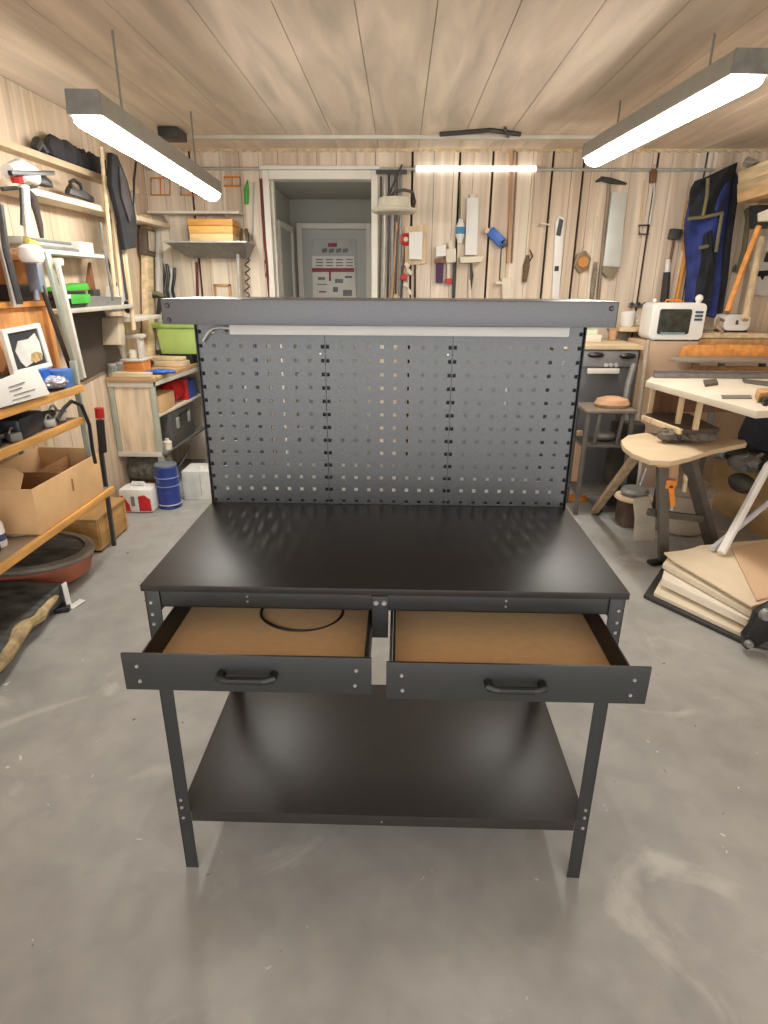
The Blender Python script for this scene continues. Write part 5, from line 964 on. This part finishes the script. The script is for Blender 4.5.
# third shelf: cardboard box
t=TH('cardboard_box','large open cardboard box with inner dividers on the low shelf','box')
zlow=.431
bx0,bx1,by0,by1,bz0,bz1=-1.86,-1.545,1.24,1.84,.432,.645
def cp(n_,m_,*a): b=MB(); b.box(*a,0,.001); return b.build(n_,m_,t)
cp('bottom',cardi,bx0,bx1,by0,by1,bz0,bz0+.005)
cp('side_panel',card,bx1-.006,bx1,by0,by1,bz0+.005,bz1);cp('side_panel',card,bx0,bx0+.006,by0,by1,bz0+.005,bz1+.03);cp('side_panel',card,bx0+.006,bx1-.006,by0,by0+.006,bz0+.005,bz1);cp('side_panel',card,bx0+.006,bx1-.006,by1-.006,by1,bz0+.005,bz1+.03)
cp('divider',cardi,bx0+.006,bx1-.006,1.52,1.525,bz0+.005,bz1-.01); cp('divider',cardi,-1.70,-1.695,1.526,by1-.007,bz0+.005,bz1-.01)
b=MB(); b.prism([(bx0+.0,by0-.01,bz1),(bx0+.27,by0-.01,bz1),(bx0+.26,by0+.05,bz1+.055),(bx0+.22,by0+.06,bz1+.075),(bx0,by0+.06,bz1+.085)],(0,.006,0),0,.001); b.build('flap',card,t)
b=MB(); b.bar((bx1+.0005,1.555,bz1-.05),(bx1+.0005,1.55,bz1-.11),.014,.003); b.build('hand_slot',cardi,t)
t=TH('saw_blade','round pale saw blade lying on the low shelf in front of the cardboard box','saw blade'); c=AT(23,532,z=.432)
b=MB(); b.lathe((c.x-.01,c.y+.0,.4325),[(0,0),(.055,0),(.06,.002),(.055,.004),(0,.004)],32,sc=(1,1.0,1)); b.build('disc',lgrey,t); b=MB(); b.lathe((c.x-.01,c.y,.437),[(0,0),(.02,0),(.02,.001),(0,.001)],20); b.build('hub',mgrey,t)
t=TH('glue_bottle','white bottle with dark writing cut off at the left edge','bottle'); c=AT(0,548,z=.432)
b=MB(); b.lathe((c.x-.02,c.y+.02,.432),[(0,0),(.035,0),(.037,.01),(.035,.10),(.02,.125),(.016,.15),(0,.15)],20); b.build('body',white,t); b=MB(); b.lathe((c.x-.02,c.y+.02,.46),[(.0365,0),(.0375,.015),(.0365,.03)],20); b.build('label',mat('label_violet',(80,80,120)),t)
t=MB(); t.obox((c.x+.0,c.y-.065,.432+.018),(.07,.06,.035),(0,0,.2),0,.008); T1('black_block',t,black,'small black block at the left edge of the low shelf','block')
# floor left: barrel half, slab
t=TH('copper_tub','terracotta-sided round tub with black top under the left shelf','tub'); c=Vector((-1.945,1.66,0)); kw=dict(seg=48,sc=(1,.72,1),a0=-PI/2,a1=PI/2)
b=MB(); b.lathe(c,[(0,0),(.27,0),(.33,.04),(.355,.12),(.355,.135),(0,.135)],**kw); b.build('side',terra,t)
b=MB(); b.lathe(c,[(.32,.136),(.36,.136),(.372,.15),(.368,.165),(.345,.175),(.32,.17),(.32,.136)],**kw); b.build('rim',mat('tub_rim',(128,118,106),rough=.5),t)
b=MB(); b.lathe(c,[(0,.136),(.318,.136),(.318,.158),(0,.158)],**kw); b.build('top_surface',char,t)
t=TH('wood_slab','blackened wooden slab with pale live edge lying at the lower left','slab')
def slabpt(q,z): return AT(*q,z=z)
zt_=.125; top=[(62,583),(58,588),(46,598),(40,606),(34,612),(20,620),(12,628),(8,640),(0,652),(-60,700),(-80,600),(-20,582),(20,581)]
b=MB(); b.prism([AT(*q,z=zt_) for q in top],(0,0,-.085),0,.004); b.build('body',char,t)
edge=[(57,592),(50,600),(44,607),(38,615),(27,623),(19,631),(13,643),(4,655),(-20,680)]
b=MB(); b.tube([AT(*q,z=.085) for q in edge],[.022,.03,.027,.036,.03,.037,.033,.036,.034],10); b.build('live_edge',mat('live_edge_wood',(190,166,122),rough=.7,var=.3,scale=14),t,label='pale knobbly live edge')
b=MB(); b.obox(AT(52,612,z=.02)+Vector((-.08,.10,.0)),(.12,.12,.038),(0,0,0)); b.build('foot',black,t)
b=MB(); P=AT(-30,640,z=.02); b.obox((P.x,P.y,.02),(.12,.12,.038),(0,0,0)); b.build('foot',black,t)
t=TH('angle_bracket','white metal angle bracket standing at the corner of the black slab','bracket'); 
P=AT(60,583,z=.14);Q=AT(70,608,z=.005); 
b=MB(); b.bar((Q.x,Q.y,.003),(P.x+.012,P.y+.01,.135),.035,.006,0,.001,upv=(1,0,0)); b.build('upright',white,t)
b=MB(); R_=AT(83,602,z=.0); b.bar((Q.x,Q.y,.004),(R_.x,R_.y,.012),.035,.006,0,.001); b.build('foot_plate',white,t)
b=MB(); b.obox((Q.x-.03,Q.y-.01,.015),(.07,.07,.03),(0,0,.4),0,.01); T1('rubber_foot',b,black,'black rubber pad under the white angle bracket','pad')
#@@END
# ------------------------------------------------------------------ light
w=bpy.data.worlds.new('world'); scn.world=w; w.use_nodes=True
bg=w.node_tree.nodes['Background']; bg.inputs[0].default_value=(1,.985,.965,1); bg.inputs[1].default_value=1.35
scn.view_settings.view_transform='Standard'; scn.view_settings.look='None'; scn.view_settings.gamma=1; scn.view_settings.exposure=1.28
try: scn.view_settings.use_curve_mapping=False
except: pass
# ------------------------------------------------------------------ put every thing's origin at its base
def fam(o):
    r=[]
    for c in o.children: r+=[c]+fam(c)
    return r
bpy.context.view_layer.update()
for o in list(COL.objects):
    if not o.parent and o.name.split('.')[0] in('chain_hook','brush','long_brush','scraper','chisel','clamp','spirit_level','chain','bar_clamp','gutter_clip','wire_hook','pick_hammer','reel','hammer','wall_holder','glue_bottle','heat_tool','clock_dial','soap_box','switch_box','tube_light','hook_rack'): snap(o)
for o in list(COL.objects):
    if o.parent or o.type not in('MESH','EMPTY'): continue
    ms=[q for q in [o]+fam(o) if q.type=='MESH']
    if not ms: continue
    vs=[v.co for q in ms for v in q.data.vertices]
    lo=[min(v[i] for v in vs) for i in range(3)];hi=[max(v[i] for v in vs) for i in range(3)]
    c=Vector(((lo[0]+hi[0])/2,(lo[1]+hi[1])/2,lo[2]))
    if o.get('kind')=='structure': continue
    for q in ms: q.data.transform(Matrix.Translation(-c))
    o.location=c
